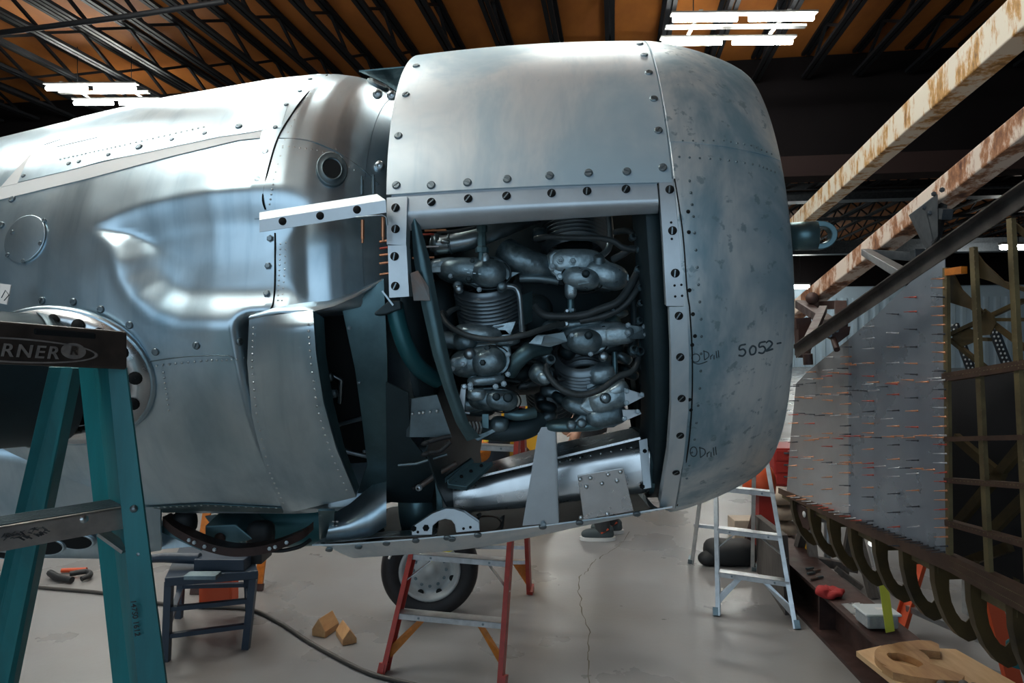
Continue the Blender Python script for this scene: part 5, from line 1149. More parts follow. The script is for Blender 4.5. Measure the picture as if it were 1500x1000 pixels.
# two wooden chocks and the cable
def block(px, py, sx, sy, sz, rz, label, m='wood'):
    o = F(px, py); a = R_(rz); x = V(math.cos(a), math.sin(a), 0); y = V(-math.sin(a), math.cos(a), 0); b = MB()
    b.prism([o - x * sx / 2 - y * sy / 2 + V(0, 0, .001), o + x * sx / 2 - y * sy / 2 + V(0, 0, .001), o + x * sx / 2 - y * sy / 2 + V(0, 0, sz * .35), o + x * 0 - y * sy / 2 + V(0, 0, sz), o - x * sx / 2 - y * sy / 2 + V(0, 0, sz * .4)], y * sy)
    return tag(b.build('wheel_chock', m, bevel=.003), label, 'chock')
block(477, 926, .085, .13, .10, -20, 'left wooden wheel chock on the floor beside the red stepladder')
block(507, 936, .075, .15, .08, 28, 'right wooden chock with a blackened end on the floor')
cp = [F(*q, .012) for q in [(-40, 850), (60, 860), (150, 868), (225, 882), (290, 888), (365, 892), (410, 912), (450, 938), (500, 966), (540, 985), (580, 996), (640, 1010)]]
b = MB(); b.tube(smooth_path(cp, 8), .011, 8); tag(b.build('floor_cable', 'cable'), 'long dark cable trailing over the floor toward the red stepladder', 'cable')
# ------------------------------------------------------------------ navy stool with tools, red can hanging behind it
ns = thing('stool', 'navy painted wooden stool with splayed legs under the nacelle', 'stool', F(300, 925))
zt_ = .78; tops = [P(248, 852, 3.45), P(372, 838, 3.55), P(360, 832, 3.95), P(268, 834, 3.95)]; fee = [F(243, 968), F(360, 950), F(366, 900), F(262, 905)]
tp4 = [V(p.x, p.y, P(250, 845, 3.45).z) for p in tops]; ztop = tp4[0].z
for a, c in zip(fee, tp4): bar_obj(V(a.x, a.y, 0), V(c.x, c.y, ztop - .02), .036, .032, 'leg', 'navy', ns)
b = MB(); b.prism([p - V(0, 0, .04) + (p - sum(tp4, V(0, 0, 0)) / 4) * .10 for p in tp4], V(0, 0, .045)); b.build('seat', 'navy', ns, bevel=.005)
L2 = lambda i, t: lerp(fee[i], tp4[i], t)
for (i, j, t) in ((0, 1, .30), (0, 1, .62), (3, 2, .45), (0, 3, .4), (1, 2, .4)): bar_obj(L2(i, t), L2(j, t), .028, .022, 'rung', 'navy', ns)
zs = ztop + .006
b = MB(); c = V(tp4[0].x + .22, tp4[0].y + .12, zs)
b.box(c + V(0, 0, .03), .26, .10, .06); b.tube([c + V(-.12, 0, .05), c + V(-.30, 0, .055), c + V(-.42, -.01, .05)], .022, 12, rs=[.03, .026, .018]); o = tag(b.build('air_tool', 'navy', bevel=.004), 'dark blue long-nosed tool lying on the navy stool', 'tool')
b = MB(); c2 = P(297, 833, 3.42); c2.z = zs; b.box(c2 + V(0, 0, .012), .16, .07, .022); tag(b.build('steel_clamp', 'dullmetal', bevel=.003), 'grey steel clamp block lying on front of the navy stool', 'tool')
b = MB(); c3 = V(tp4[1].x - .10, tp4[1].y + .1, zs); c3 = c3 + V(.03, .06, 0); b.box(c3 + V(0, 0, .045), .16, .16, .09); 
for k in range(4): b.lathe(c3 + V(-.08 + k * .05, -.05, .09), V(0, 0, 1), [(0, .016), (.03, .016), (.035, .01), (.035, .0003)], 10)
tag(b.build('fastener_box', 'black', bevel=.003), 'black box of fasteners on the right of the navy stool', 'box')
rc_ = thing('red_can', 'flat orange-red can standing on the floor behind the navy stool', 'can', F(310, 905))
b = MB(); q0 = F(310, 890); b.box(q0 + V(.01, .08, .17), .20, .12, .335); b.build('body', 'orange_red', rc_, bevel=.012)
b = MB(); b.box(q0 + V(.01, .0185, .20), .13, .004, .09); b.build('label_panel', 'red', rc_); b = MB(); b.tube(smooth_path([q0 + V(-.05, .08, .335), q0 + V(-.04, .08, .38), q0 + V(.06, .08, .38), q0 + V(.07, .08, .335)], 5), .01, 8); b.build('handle', 'orange_red', rc_)
for px, lab in ((286, 'orange ladder foot standing left of the red can'), (378, 'orange ladder foot standing right of the red can')):
    a = F(px, 870 if px < 300 else 865); t_ = a + V(.03, .12, .55); b0 = thing('orange_post', lab, 'post', a); bar_obj(a, t_, .05, .02, 'leg', 'orange', b0); bar_obj(a, a + (t_ - a) * .08, .06, .03, 'foot', 'brown', b0)
# clamp tool on the floor at left
q = F(92, 850); b0 = thing('floor_clamp', 'black clamp tool with an orange handle lying on the floor at left', 'tool', q)
b = MB(); b.tube(smooth_path([q + V(-.12, .05, .035), q + V(-.02, -.02, .03), q + V(.10, -.06, .025)], 5), .022, 8); b.tube(smooth_path([q + V(.02, .04, .03), q + V(.1, .09, .03), q + V(.17, .02, .03), q + V(.15, -.04, .025)], 5), .018, 8); b.build('jaw', 'black', b0)
b = MB(); b.tube([q + V(-.1, .14, .02), q + V(.06, .16, .02)], .016, 8); b.build('handle', 'orange_red', b0)
# ------------------------------------------------------------------ wing panel standing in its jig on the right
WA = V(1.27, 3.256, 0); WE = V(.0789, -1, 0).normalized(); WN = V(-1, -.0789, 0).normalized()
def W(px, py, off=0.0):
    k = (px - 750) / 1000; m_ = WN.x; q = WA + WN * off        # sight line meets the plane (p - q).WN = 0
    Y = (q.x * WN.x + q.y * WN.y) / (k * WN.x + WN.y); return P(px, py, Y)
wing = thing('wing_section', 'unfinished aircraft wing section pinned with copper fasteners, nose ribs hanging below', 'wing', W(1400, 840))
def wplate(pts, m, name, off=0.0, th=.002, parent=wing, bevel=0):
    b = MB(); b.prism([W(x_, y_, off) for x_, y_ in pts], -WN * th); return b.build(name, m, parent, bevel=bevel)
def wbar(a, c, wd, dp, m, name, off=0.0, parent=wing):
    b = MB(); b.bar(W(*a, off - dp / 2), W(*c, off - dp / 2), dp, wd, WN.cross(W(*c) - W(*a)).normalized()); return b.build(name, m, parent)
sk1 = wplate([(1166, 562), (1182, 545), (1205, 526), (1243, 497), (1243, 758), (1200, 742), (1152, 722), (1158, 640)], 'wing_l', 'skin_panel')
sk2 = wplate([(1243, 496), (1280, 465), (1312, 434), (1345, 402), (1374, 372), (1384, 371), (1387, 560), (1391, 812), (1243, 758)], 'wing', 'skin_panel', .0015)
# temporary pins
def pin_mesh():
    b = MB(); b.lathe((0, 0, 0), (0, 0, 1), [(0, .0035), (.003, .0035), (.003, .0024), (.024, .0024), (.026, .0014), (.044, .0011), (.045, .0002)], 7); return b
def wpin(px, py, m, s=1.0, d=0):
    p = W(px, py, .003); n = WN + V(random.uniform(-.04, .04), random.uniform(-.04, .04), random.uniform(-.05, .05)); dup(('skin_pin', 1.0, m), lambda: (mesh_of(pin_mesh(), 'skin_pin'), m), p, n, wing, 0, s)
pm = lambda: random.choice(['copper', 'copper', 'darkpin', 'darkpin', 'copper', 'redpin', 'pin'])
y = 408
while y < 806:
    wpin(1383 + (y - 408) * .014, y, pm()); y += 13.5
cols = [((1342, 435), (1347, 790), 16), ((1316, 460), (1318, 795), 15), ((1280, 475), (1279, 765), 17), ((1247, 505), (1245, 752), 18), ((1220, 520), (1218, 740), 11), ((1195, 540), (1190, 730), 10), ((1170, 565), (1166, 722), 9)]
for a, c, n in cols:
    for i in range(n):
        t = (i + random.uniform(-.22, .22)) / (n - 1); wpin(lerp(a[0], c[0], t), lerp(a[1], c[1], max(0, t)), pm())
rows = [((1175, 583), (1300, 568), 10), ((1178, 560), (1268, 533), 8), ((1170, 640), (1385, 640), 15), ((1168, 672), (1370, 690), 12), ((1290, 562), (1380, 556), 5), ((1180, 606), (1310, 612), 6)]
for a, c, n in rows:
    for i in range(n): t = i / (n - 1); wpin(lerp(a[0], c[0], t) + random.uniform(-3, 3), lerp(a[1], c[1], t) + random.uniform(-3, 3), pm())
for i in range(27): t = i / 26; wpin(lerp(1172, 1384, t), lerp(728, 808, t), 'darkpin' if t > .45 else random.choice(['copper', 'redpin', 'pin']))
# stringers and ribs of the bare part
wbar((1386, 392), (1391, 815), .018, .012, 'olive_l', 'stringer', .004); wbar((1426, 362), (1449, 838), .018, .014, 'olive_l', 'stringer', .0); wbar((1481, 320), (1508, 860), .018, .014, 'olive_l', 'stringer', .0)
for a, c, w_ in (((1386, 553), (1510, 533), .026), ((1388, 643), (1510, 640), .014), ((1389, 703), (1510, 712), .016), ((1390, 765), (1510, 798), .018)): wbar(a, c, w_, .03, 'chord', 'crosspiece', .006)
def chordf(top, bot, off, m, name):
    b = MB(); b.prism([W(*q, off) for q in top] + [W(*q, off) for q in reversed(bot)], -WN * .03); return b.build(name, m, wing)
ch = chordf([(1140, 714), (1243, 757), (1391, 813), (1510, 868)], [(1140, 722), (1243, 772), (1391, 838), (1510, 905)], .006, 'chord', 'spar_cap')
rv = []
for i in range(46):
    t = i / 45
    for k in (.3, .7): rv.append((W(lerp(1392, 1508, t), lerp(lerp(813, 868, t), lerp(838, 905, t), k), .0065), WN))
for (a, c, n) in (((1386, 395), (1391, 812), 60), ((1427, 365), (1449, 836), 55), ((1482, 325), (1506, 850), 55), ((1390, 551), (1508, 532), 24), ((1390, 703), (1508, 712), 22), ((1391, 766), (1508, 798), 22)):
    for i in range(n): t = i / (n - 1); rv.append((W(lerp(a[0], c[0], t), lerp(a[1], c[1], t), .0065), WN))
rivets(rv, .0019, wing, 'olive_l')
# back skin, coloured near black for the shade inside the box, and ribs
wplate([(1380, 556), (1540, 540), (1540, 880), (1380, 815)], 'shadebay', 'back_skin', -.28, .004)
for a, c in (((1400, 770), (1500, 650)), ((1450, 780), (1510, 720)), ((1400, 640), (1470, 700)), ((1395, 830), (1480, 800))): wbar(a, c, .03, .02, 'olive', 'inner_brace', -.20)
wplate([(1387, 396), (1396, 402), (1408, 424), (1440, 456), (1437, 464), (1420, 452), (1388, 442)], 'olive', 'gusset', -.02, .006); wplate([(1427, 366), (1440, 384), (1470, 412), (1490, 422), (1490, 430), (1460, 416), (1428, 402)], 'olive', 'gusset', -.02, .006); wplate([(1482, 322), (1510, 345), (1510, 358), (1484, 334)], 'olive', 'gusset', -.02, .006)
for a, c, w_ in (((1392, 490), (1500, 440), .012), ((1392, 497), (1446, 540), .012), ((1450, 470), (1505, 512), .012), ((1400, 495), (1450, 497), .011), ((1445, 468), (1505, 468), .010), ((1430, 402), (1505, 425), .010)): wbar(a, c, w_, .014, 'olive', 'lattice_brace', -.05)
wplate([(1395, 485), (1410, 478), (1428, 484), (1428, 500), (1408, 508), (1395, 500)], 'olive', 'gusset', -.055, .004); wplate([(1425, 470), (1442, 452), (1455, 462), (1458, 474), (1450, 490), (1430, 492)], 'olive', 'gusset', -.045, .004)
for a, c in (((1398, 476), (1424, 545)), ((1450, 468), (1476, 536))):
    o = wbar(a, c, .032, .01, 'darksteel', 'perforated_strip', -.16); rivets([(W(lerp(a[0], c[0], t) + s_, lerp(a[1], c[1], t), -.155), WN) for t in [i / 11 for i in range(12)] for s_ in (-3, 3)], .004, o, 'paper')
b = MB(); b.box(W(1400, 397, .0), .02, .07, .022, (WN, WE, V(0, 0, 1))); b.build('end_block', 'orange', wing)
# hanging nose ribs: U-shaped pressed plates with a big lightening hole
def rib_pts(s, grow):
    out = [(0, 0), (.004, .06), (.02, .12), (.048, .175), (.085, .215), (.118, .232), (.145, .226), (.160, .20), (.162, .13), (.155, 0)]
    inn = [(.052, .05), (.052, .08), (.060, .115), (.075, .145), (.094, .168), (.110, .175), (.123, .163), (.127, .13), (.125, .09), (.112, .05)]
    return [(a * s, h * s * grow) for a, h in out], [(a * s, h * s * grow) for a, h in inn]
Yk = 3.12; k = 0
while Yk > 1.55:
    Xk = WA.x + (WA.y - Yk) * .0789; kk = Xk / Yk * 1000 + 750; top = interp([(1140, 722), (1243, 772), (1391, 838), (1510, 905), (1640, 980)], kk)
    q = P(kk, top - 4, Yk); s = lerp(.86, 1.08, k / 10); out, inn = rib_pts(s, 1.12); dn = V(0, 0, -1); ri = -WN
    b = MB(); b.ring([q + ri * a + dn * h for a, h in out], [q + ri * a + dn * h for a, h in inn], V(0, .003, 0)); rb_ = b.build('nose_rib', 'olive', wing)
    f = MB(); n_ = len(out); L1 = [q + ri * a + dn * h for a, h in out]; f.add(L1 + [p + V(0, .028, 0) for p in L1], [(i, i + 1, n_ + i + 1, n_ + i) for i in range(n_ - 1)], True); f.build('rib_flange', 'olive', rb_)
    g = MB(); c1 = [q + ri * a + dn * h for a, h in out[1:9]]; mid = sum(c1, V(0, 0, 0)) / 8
    if k % 2 == 0: g.bar(q + ri * .012 * s + dn * .02, q + ri * .012 * s + dn * .02 + V(0, .14, -.0), .004, .03); g.build('rib_clip', 'olive_l', rb_)
    Yk -= .155; k += 1
wplate([(1163, 735), (1195, 752), (1184, 776), (1176, 772)], 'brown', 'end_bracket', -.02, .008)
b = MB(); b.lathe(W(1178, 753, -.012), WN, [(0, .014), (.001, .014), (.001, .0002)], 16); b.build('hole', 'paper', wing)
# ------------------------------------------------------------------ jig steelwork
def rbeam(a, c, h, w, m, name, label, right):    # a, c: lower left corner line of the beam
    d = (c - a).normalized(); b = MB(); r = Vector(right); u = V(0, 0, h); p = []
    b.hexa([a, a + r * w, c + r * w, c, a + u, a + r * w + u, c + r * w + u, c + u]); return tag(b.build(name, m, bevel=.008), label, 'beam')
bm1 = rbeam(V(1.58 + .229 * 1.6, 1.6, 3.0), V(1.58 + .229 * 9.3, 9.3, 3.0), .195, .135, 'beam_a', 'jig_beam', 'upper cream painted steel beam streaked with ochre rust', (1, 0, 0))
a2 = P(1500, 198, 2.8); c2 = P(1165, 459, 5.5); d2 = (c2 - a2)
bm2 = rbeam(a2 - d2 * .35, c2 + d2 * .12, .122, .12, 'beam_b', 'jig_beam', 'lower cream painted steel beam with brown rust and hanging brackets', (1, .0, 0))
def b2pt(px, dy=0, off=0):       # a point on the left face of the lower beam
    t = 0
    for _ in range(30):
        p = a2 + d2 * t; cur = 750 + 1000 * p.x / p.y; 
        t += (cur - px) / 500
    p = a2 + d2 * t; return p
def P2(px, py, dY=0): return P(px, py, b2pt(px).y + dY)
b = MB(); b.prism([P2(1336, 312, -.05), P2(1374, 283, -.05), P2(1374, 346, -.05), P2(1362, 362, -.05), P2(1356, 352, -.05)], V(.015, .06, 0)); bk1 = b.build('hanging_bracket', 'darksteel', bm2, bevel=.003)
b = MB(); b.prism([P2(1362, 290, .03), P2(1388, 300, .03), P2(1380, 345, .03), P2(1370, 362, .03)], V(0, .03, 0)); b.prism([P2(1350, 318, -.055), P2(1356, 310, -.055), P2(1366, 352, -.055), P2(1362, 356, -.055)], V(0, -.004, 0)); b.build('bracket_plate', 'darksteel', bk1)
for q in ((1354, 304), (1362, 312), (1368, 284), (1380, 278)): bolt(P2(q[0], q[1], -.055), V(-.3, -1, 0), bk1, .010, 'darksteel')
b = MB(); b.bar(P2(1375, 312), P2(1388, 314), .05, .05); b.build('bracket_stub', 'darksteel', bk1)
b = MB(); b.bar(P2(1268, 369, -.02), P(1330, 405, 2.9), .05, .04); b.bar(P2(1275, 371), P2(1342, 376, .2), .055, .05); b.bar(P2(1344, 366, .2), P2(1346, 392, .2), .06, .05); b.build('hanging_bracket', 'darksteel', bm2, bevel=.003)
b = MB(); b.bar(P2(1172, 445, -.1), P(1226, 480, 4.2), .075, .06); b.bar(P2(1186, 448), P2(1232, 446, .3), .08, .06); b.bar(P(1231, 444, 4.4), P(1233, 478, 4.3), .07, .06); b.build('hanging_bracket', 'brown', bm2, bevel=.003)
b = MB(); b.bar(P(1206, 452, 4.4), P(1176, 518, 3.3), .045, .04); b.build('bracket_strut', 'brown', bm2)
b = MB(); b.lathe(P2(1190, 437, -.09), V(-.5, -1, 0), [(-.03, .045), (.04, .045), (.04, .0003)], 16); b.build('bracket_pin', 'brown', bm2)
# galvanised angle bar across the front of the wing
ang = thing('angle_bar', 'long dark steel angle bar slanting across the upper wing skin', 'bar', P(1340, 410, 2.2))
A0, A1 = P(1166, 524, 2.86), P(1520, 287, 1.66); nn = WN; b = MB(); u_ = (A1 - A0).normalized().cross(nn); u_ = u_ if u_.z > 0 else -u_
b.hexa([A0, A0 - nn * .004, A1 - nn * .004, A1, A0 + u_ * .042, A0 + u_ * .042 - nn * .004, A1 + u_ * .042 - nn * .004, A1 + u_ * .042]); b.build('web', 'anglebar', ang)
b = MB(); b.hexa([A0 + u_ * .042, A0 + u_ * .042 + nn * .022, A1 + u_ * .042 + nn * .022, A1 + u_ * .042, A0 + u_ * .046, A0 + u_ * .046 + nn * .022, A1 + u_ * .046 + nn * .022, A1 + u_ * .046]); b.build('flange', 'anglebar', ang)
b = MB(); b.prism([P(1207, 480, 2.7), P(1246, 478, 2.7), P(1244, 490, 2.7), P(1228, 502, 2.7), P(1210, 492, 2.7)], V(0, .02, 0)); b.build('clip', 'brown', ang); 
for q in ((1220, 486), (1216, 491), (1226, 484)): bolt(P(q[0], q[1], 2.695), V(0, -1, 0), ang, .006)
b = MB(); b.tube([P(1221, 496, 2.7), P(1226, 512, 2.65)], .012, 10); b.build('end_pin', 'brown', ang); b = MB(); b.tube([P(1183, 518, 2.9), P(1184, 534, 2.9)], .02, 10); b.build('end_pin', 'brown', ang)
bar_obj(P(1175, 475, 4.0), P(1176, 520, 4.0), .07, .06, 'steel_post', 'brown', ang); bar_obj(P(1164, 474, 4.0), P(1186, 472, 4.0), .05, .06, 'steel_post', 'brown', ang)
# brown I-beam on the floor carrying the jig
ib = thing('floor_girder', 'rusty brown steel I-beam lying along the floor under the wing', 'girder', V(1.8, 4.0, 0))
def gx(Y): return 1.665 + .045 * (Y - 3.4)
for z0, z1, o0, o1, nm in ((.215, .235, 0, .22, 'top_flange'), (.0, .02, -.02, .22, 'bottom_flange'), (.02, .215, .095, .115, 'web')):
    b = MB(); Ya, Yb = 1.9, 4.75; b.hexa([V(gx(Ya) + o0, Ya, z0), V(gx(Ya) + o1, Ya, z0), V(gx(Yb) + o1, Yb, z0), V(gx(Yb) + o0, Yb, z0), V(gx(Ya) + o0, Ya, z1), V(gx(Ya) + o1, Ya, z1), V(gx(Yb) + o1, Yb, z1), V(gx(Yb) + o0, Yb, z1)]); b.build(nm, 'brown', ib)
b = MB(); b.box(V(gx(3.75) + .05, 3.75, .117), .09, .015, .195); b.build('stiffener', 'brown', ib); b = MB(); b.box(V(gx(2.7) + .05, 2.7, .117), .09, .015, .195); b.build('stiffener', 'brown', ib)
zg = .236
def G(px, py, z=zg): return F(px, py, z)
# things lying on it
b = MB(); c = G(1215, 872); b.blob(c + V(0, 0, .02), V(.075, 0, 0), V(0, .06, 0), V(0, 0, .028), 22, 10)
for i, p in enumerate(b.v): p += V(noise.noise(p * 22) * .03, noise.noise(p * 25 + V(5, 0, 0)) * .03, noise.noise(p * 30 + V(0, 9, 0)) * .022); b.v[i] = V(p.x, p.y, max(p.z, c.z))
tag(b.build('rag', 'cloth_red'), 'crumpled dark red rag on the brown floor girder', 'rag')
b = MB(); q = [G(1232, 885), G(1258, 883), G(1300, 898), G(1262, 912)]; b.prism([p + V(0, 0, .001) for p in q], V(0, 0, .003)); tag(b.build('metal_sheet', 'bright'), 'thin pale metal sheet on the floor girder beside the plastic tub', 'sheet')
tb_ = thing('plastic_tub', 'clear plastic tub of small parts with a cloudy lid on the girder', 'tub', G(1282, 918))
c = G(1284, 916); b = MB(); b.prism([c + V(sx * .075, sy * .06, .006) for sx, sy in ((-1, -1), (1, -1), (1, 1), (-1, 1))], V(0, 0, .062)); b.build('body', 'tub', tb_, bevel=.01)
b = MB(); b.box(c + V(0, 0, .074), .17, .138, .012); b.build('lid', 'tublid', tb_, bevel=.005); b = MB(); b.box(c + V(.02, .0, .0815), .05, .03, .002); b.build('sticker', 'paper', tb_)
for i, (px, py) in enumerate(((1188, 842), (1196, 838), (1200, 848), (1192, 850), (1186, 835))):
    b = MB(); q = G(px, py); q = V(min(max(q.x, gx(q.y) + .02), gx(q.y) + .2), q.y, zg); b.tube([q + V(-.02, 0, .008), q + V(.03, .02, .008)], .007, 8)
    tag(b.build('loose_bolt', 'rust' if i % 2 else 'dullmetal'), 'small loose bolt lying on the girder behind the red rag', 'bolt', 'loose bolts on the girder')
# plywood board with the cut template on it
zb_ = zg
b = MB(); pb_ = [F(1254, 953, .262), F(1290, 945, .262), F(1400, 950, .262), F(1560, 1040, .262), F(1352, 1030, .262)]; b.prism(pb_, V(0, 0, -.024)); tag(b.build('plywood_board', 'ply', bevel=.002), 'pale plywood board lying on the girder at the lower right', 'board')
zt2 = .2625
tmp = thing('wooden_template', 'curved hook-shaped wooden template with an oval cut-out on the plywood board', 'template', F(1320, 965, zt2))
def EL(cx, cy, rx, ry, tilt, z, n=36): return [F(cx + rx * math.cos(2 * PI * k / n), cy + ry * math.sin(2 * PI * k / n) + tilt * rx * math.cos(2 * PI * k / n), z) for k in range(n)]
zt3 = zt2 + .030
b = MB(); b.ring(EL(1322, 963, 41, 19, .16, zt3), EL(1326, 966, 27, 7.5, .30, zt3), V(0, 0, -.0295))
b.prism([F(x_, y_, zt3 + .0004) for x_, y_ in ((1286, 953), (1298, 945), (1318, 940), (1345, 937), (1364, 938), (1375, 943), (1377, 954), (1366, 953), (1350, 951), (1336, 952), (1324, 955), (1306, 956))], V(0, 0, -.0296))
b.prism([F(x_, y_, zt3 + .0002) for x_, y_ in ((1292, 974), (1318, 979), (1345, 977), (1358, 970), (1372, 974), (1413, 989), (1408, 997), (1372, 995), (1336, 990), (1308, 984))], V(0, 0, -.0294))
b.build('plate', 'wood', tmp)
b = MB(); 
for i in range(4): b.blob(F(1380 + i * 16, 1004 + (i % 2) * 4, .285), V(.022, 0, 0), V(.01, .03, 0), V(0, 0, .018), 12, 8)
tag(b.build('work_glove', 'woodgrey'), 'bundled grey work glove on the plywood board at the bottom edge', 'glove')
# grey weathered plank on edge behind the silver ladder, black bag, drum stand
def quad_slab(p, th, m, name, label, cat): b = MB(); b.prism(p, th); return tag(b.build(name, m, bevel=.002), label, cat)
quad_slab([F(1150, 901), F(1109, 838), P(1106, 754, F(1109, 838).y), P(1144, 784, F(1150, 901).y)], V(.045, .01, 0), 'woodgrey', 'plank', 'weathered grey plank standing on edge behind the aluminium stepladder', 'plank')
b = MB(); c = F(1070, 824); b.blob(c + V(0, 0, .08), V(.19, 0, 0), V(0, .13, 0), V(0, 0, .09), 24, 12, .7); b.blob(c + V(-.17, -.05, .05), V(.08, 0, 0), V(0, .06, 0), V(0, 0, .05), 16, 10)
for i, p in enumerate(b.v): b.v[i] = V(p.x, p.y, max(p.z + .02 * noise.noise(p * 6), .0))
tag(b.build('duffel_bag', 'black'), 'black duffel bag on the floor behind the aluminium stepladder', 'bag')
ds = thing('drum_stand', 'orange drum on a red-brown stand behind the aluminium stepladder', 'drum', F(1118, 805))
Yd = F(1118, 805).y; b = MB(); ptop = P(1112, 690, Yd - .1); b.lathe(V(P(1112, 700, Yd).x, Yd, P(1112, 722, Yd).z), V(0, 0, 1), [(0, .11), (.01, .12), (.09, .125), (.14, .115), (.20, .09), (.21, .0003)], 24); b.build('drum', 'orange_red', ds)
xx = P(1120, 700, Yd).x; bar_obj(V(xx, Yd, 0), V(xx, Yd, P(1112, 720, Yd).z), .12, .10, 'column', 'redcab', ds)
for px, py, y0, py0 in ((1072, 780, 730, 0), (1140, 800, 735, 0)): q = F(px, py); bar_obj(V(q.x, Yd + .1, 0), V(xx, Yd + .05, P(1112, 722, Yd).z), .05, .05, 'leg', 'brown', ds)
b = MB(); q = F(1095, 792); b.box(q + V(0, .1, .08), .2, .18, .16); tag(b.build('timber_block', 'woodpale', bevel=.004), 'pale timber block on the floor left of the drum stand', 'block')
for k in range(3):
    b = MB(); q = F(1163, 800); b.blob(q + V(.02, .35, .065 + k * .126), V(.13, 0, 0), V(0, .16, 0), V(0, 0, .062), 18, 10, .7); tag(b.build('sandbag', 'woodpale'), ('lowest', 'middle', 'topmost')[k] + ' pale sandbag of the pile behind the grey plank', 'sandbag', 'sandbags behind the plank')
# red cabinet and crates further back
cb_ = thing('tool_cabinet', 'red metal tool cabinet behind the left end of the wing skin', 'cabinet', F(1150, 712)); q = F(1142, 712); b = MB(); b.box(q + V(.14, .25, .21), .40, .5, .42); b.build('body', 'redcab', cb_, bevel=.01)
for k in range(3): b = MB(); b.box(q + V(.14, -.006, .08 + k * .13), .36, .012, .11); d_ = b.build('drawer', 'redcab', cb_, bevel=.004); b = MB(); b.box(q + V(.14, -.022, .11 + k * .13), .2, .02, .015); b.build('handle', 'dullmetal', d_)
# sawhorse behind the ribs
sh_ = thing('sawhorse', 'grey wooden sawhorse standing on the floor behind the hanging ribs', 'sawhorse', F(1220, 868))
Ys = 4.45
bar_obj(P(1190, 820, Ys), P(1254, 832, Ys), .06, .05, 'top_rail', 'woodgrey', sh_); bar_obj(P(1170, 752, Ys), P(1265, 764, Ys), .07, .06, 'top_rail', 'woodgrey', sh_)
for px, pz in ((1184, 752), (1250, 762)):
    for dy in (-.2, .2): t_ = P(px, pz, Ys); bar_obj(V(t_.x + (.03 if px > 1200 else -.03), Ys + dy, 0), t_, .055, .04, 'leg', 'woodgrey', sh_)
bar_obj(P(1224, 832, Ys - .1), V(P(1245, 870, Ys).x, Ys - .15, .05), .04, .03, 'brace', 'woodgrey', sh_)
b = MB(); t_ = F(1212, 850); b.tube([t_, t_ + V(0, .0, .75)], .022, 12); tag(b.build('steel_tube', 'alu'), 'thin aluminium tube standing behind the ribs beside the sawhorse', 'tube')
b = MB(); t_ = F(1178, 822); b.bar(t_, t_ + V(.03, .1, .55), .06, .035); tag(b.build('yellow_batten', 'yellow'), 'yellow batten leaning by the left end of the floor girder', 'batten')
b = MB(); a_ = P(1304, 925, 3.1); c_ = P(1291, 832, 3.05); b.bar(a_, c_, .04, .004); tag(b.build('webbing_strap', 'strap'), 'lime green webbing strap hanging from the wing ribs', 'strap')
b = MB(); b.tube([P(1290, 830, 3.10), P(1281, 795, 3.06)], .028, 12); tag(b.build('strap_rod', 'alu'), 'bright rod above the lime strap behind the wing ribs', 'rod')
b = MB(); q = P(1492, 952, 2.2); b.lathe(V(q.x, q.y, q.z - .05), V(0, 0, 1), [(0, .03), (.004, .034), (.07, .034), (.085, .02), (.10, .012), (.11, .012), (.11, .0003)], 18); ob_ = tag(b.build('blue_bottle', 'teal'), 'small blue-green bottle hanging in the nose ribs at the right edge', 'bottle')
wt = thing('white_table', 'low white bench on the floor behind the lowest ribs', 'bench', F(1500, 960))
b = MB(); q = F(1500, 905); b.box(V(q.x + .1, q.y + .2, .36), .9, .4, .05); b.build('top', 'paper', wt)
for sx in (-.38, .38):
    for sy in (-.14, .14): bar_obj(V(q.x + .1 + sx, q.y + .2 + sy, 0), V(q.x + .1 + sx, q.y + .2 + sy, .34), .05, .05, 'leg', 'alu', wt)

# ------------------------------------------------------------------ things seen through the gap under the engine
yc = thing('yellow_cart', 'yellow and brown machine cart seen under the engine behind red ladder rails', 'cart', V(.1, 6.4, 0)); Yy = 6.4
b = MB(); p0 = P(752, 630, Yy); b.box(V(p0.x + .1, Yy, .62), .42, .3, 1.0); b.build('body', 'yellow', yc, bevel=.01); b = MB(); b.bar(P(762, 645, Yy - .18), P(790, 680, Yy - .18), .06, .02); b.build('chute', 'brown', yc)
b = MB(); b.box(P(766, 665, Yy - .155), .10, .01, .03); b.build('plate', 'black', yc); b = MB()
for sx in (-.15, .15): b.lathe(V(p0.x + .1 + sx, Yy - .17, .12), V(0, -1, 0), [(-.02, .12), (.03, .12), (.03, .0003)], 20)
b.build('wheels', 'black', yc)
dk = thing('dark_bin', 'dark blue waste bin seen under the engine left of the yellow cart', 'bin', V(-.2, 6.0, 0)); b = MB(); c = P(718, 640, 6.0); b.lathe(V(c.x, 6.0, .0), V(0, 0, 1), [(0, .14), (.02, .15), (.80, .18), (.82, .19), (.84, .17), (.86, .0003)], 24); b.build('body', 'navy', dk)
orl = thing('hose_reel', 'orange hose reel on a stand under the engine', 'reel', V(-.32, 5.6, 0)); c = P(704, 660, 5.6); b = MB(); b.lathe(c, V(0, -1, 0), [(-.05, .05), (-.05, .085), (-.03, .085), (-.03, .05), (.03, .05), (.03, .085), (.05, .085), (.05, .03), (.07, .025), (.07, .0003)], 24); b.build('drum', 'orange', orl); bar_obj(V(c.x, 5.66, 0), V(c.x, 5.66, c.z + .02), .04, .04, 'stand', 'dullmetal', orl)
b = MB(); b.box(P(712, 642, 5.58), .04, .01, .05); b.build('tag', 'tag', orl)

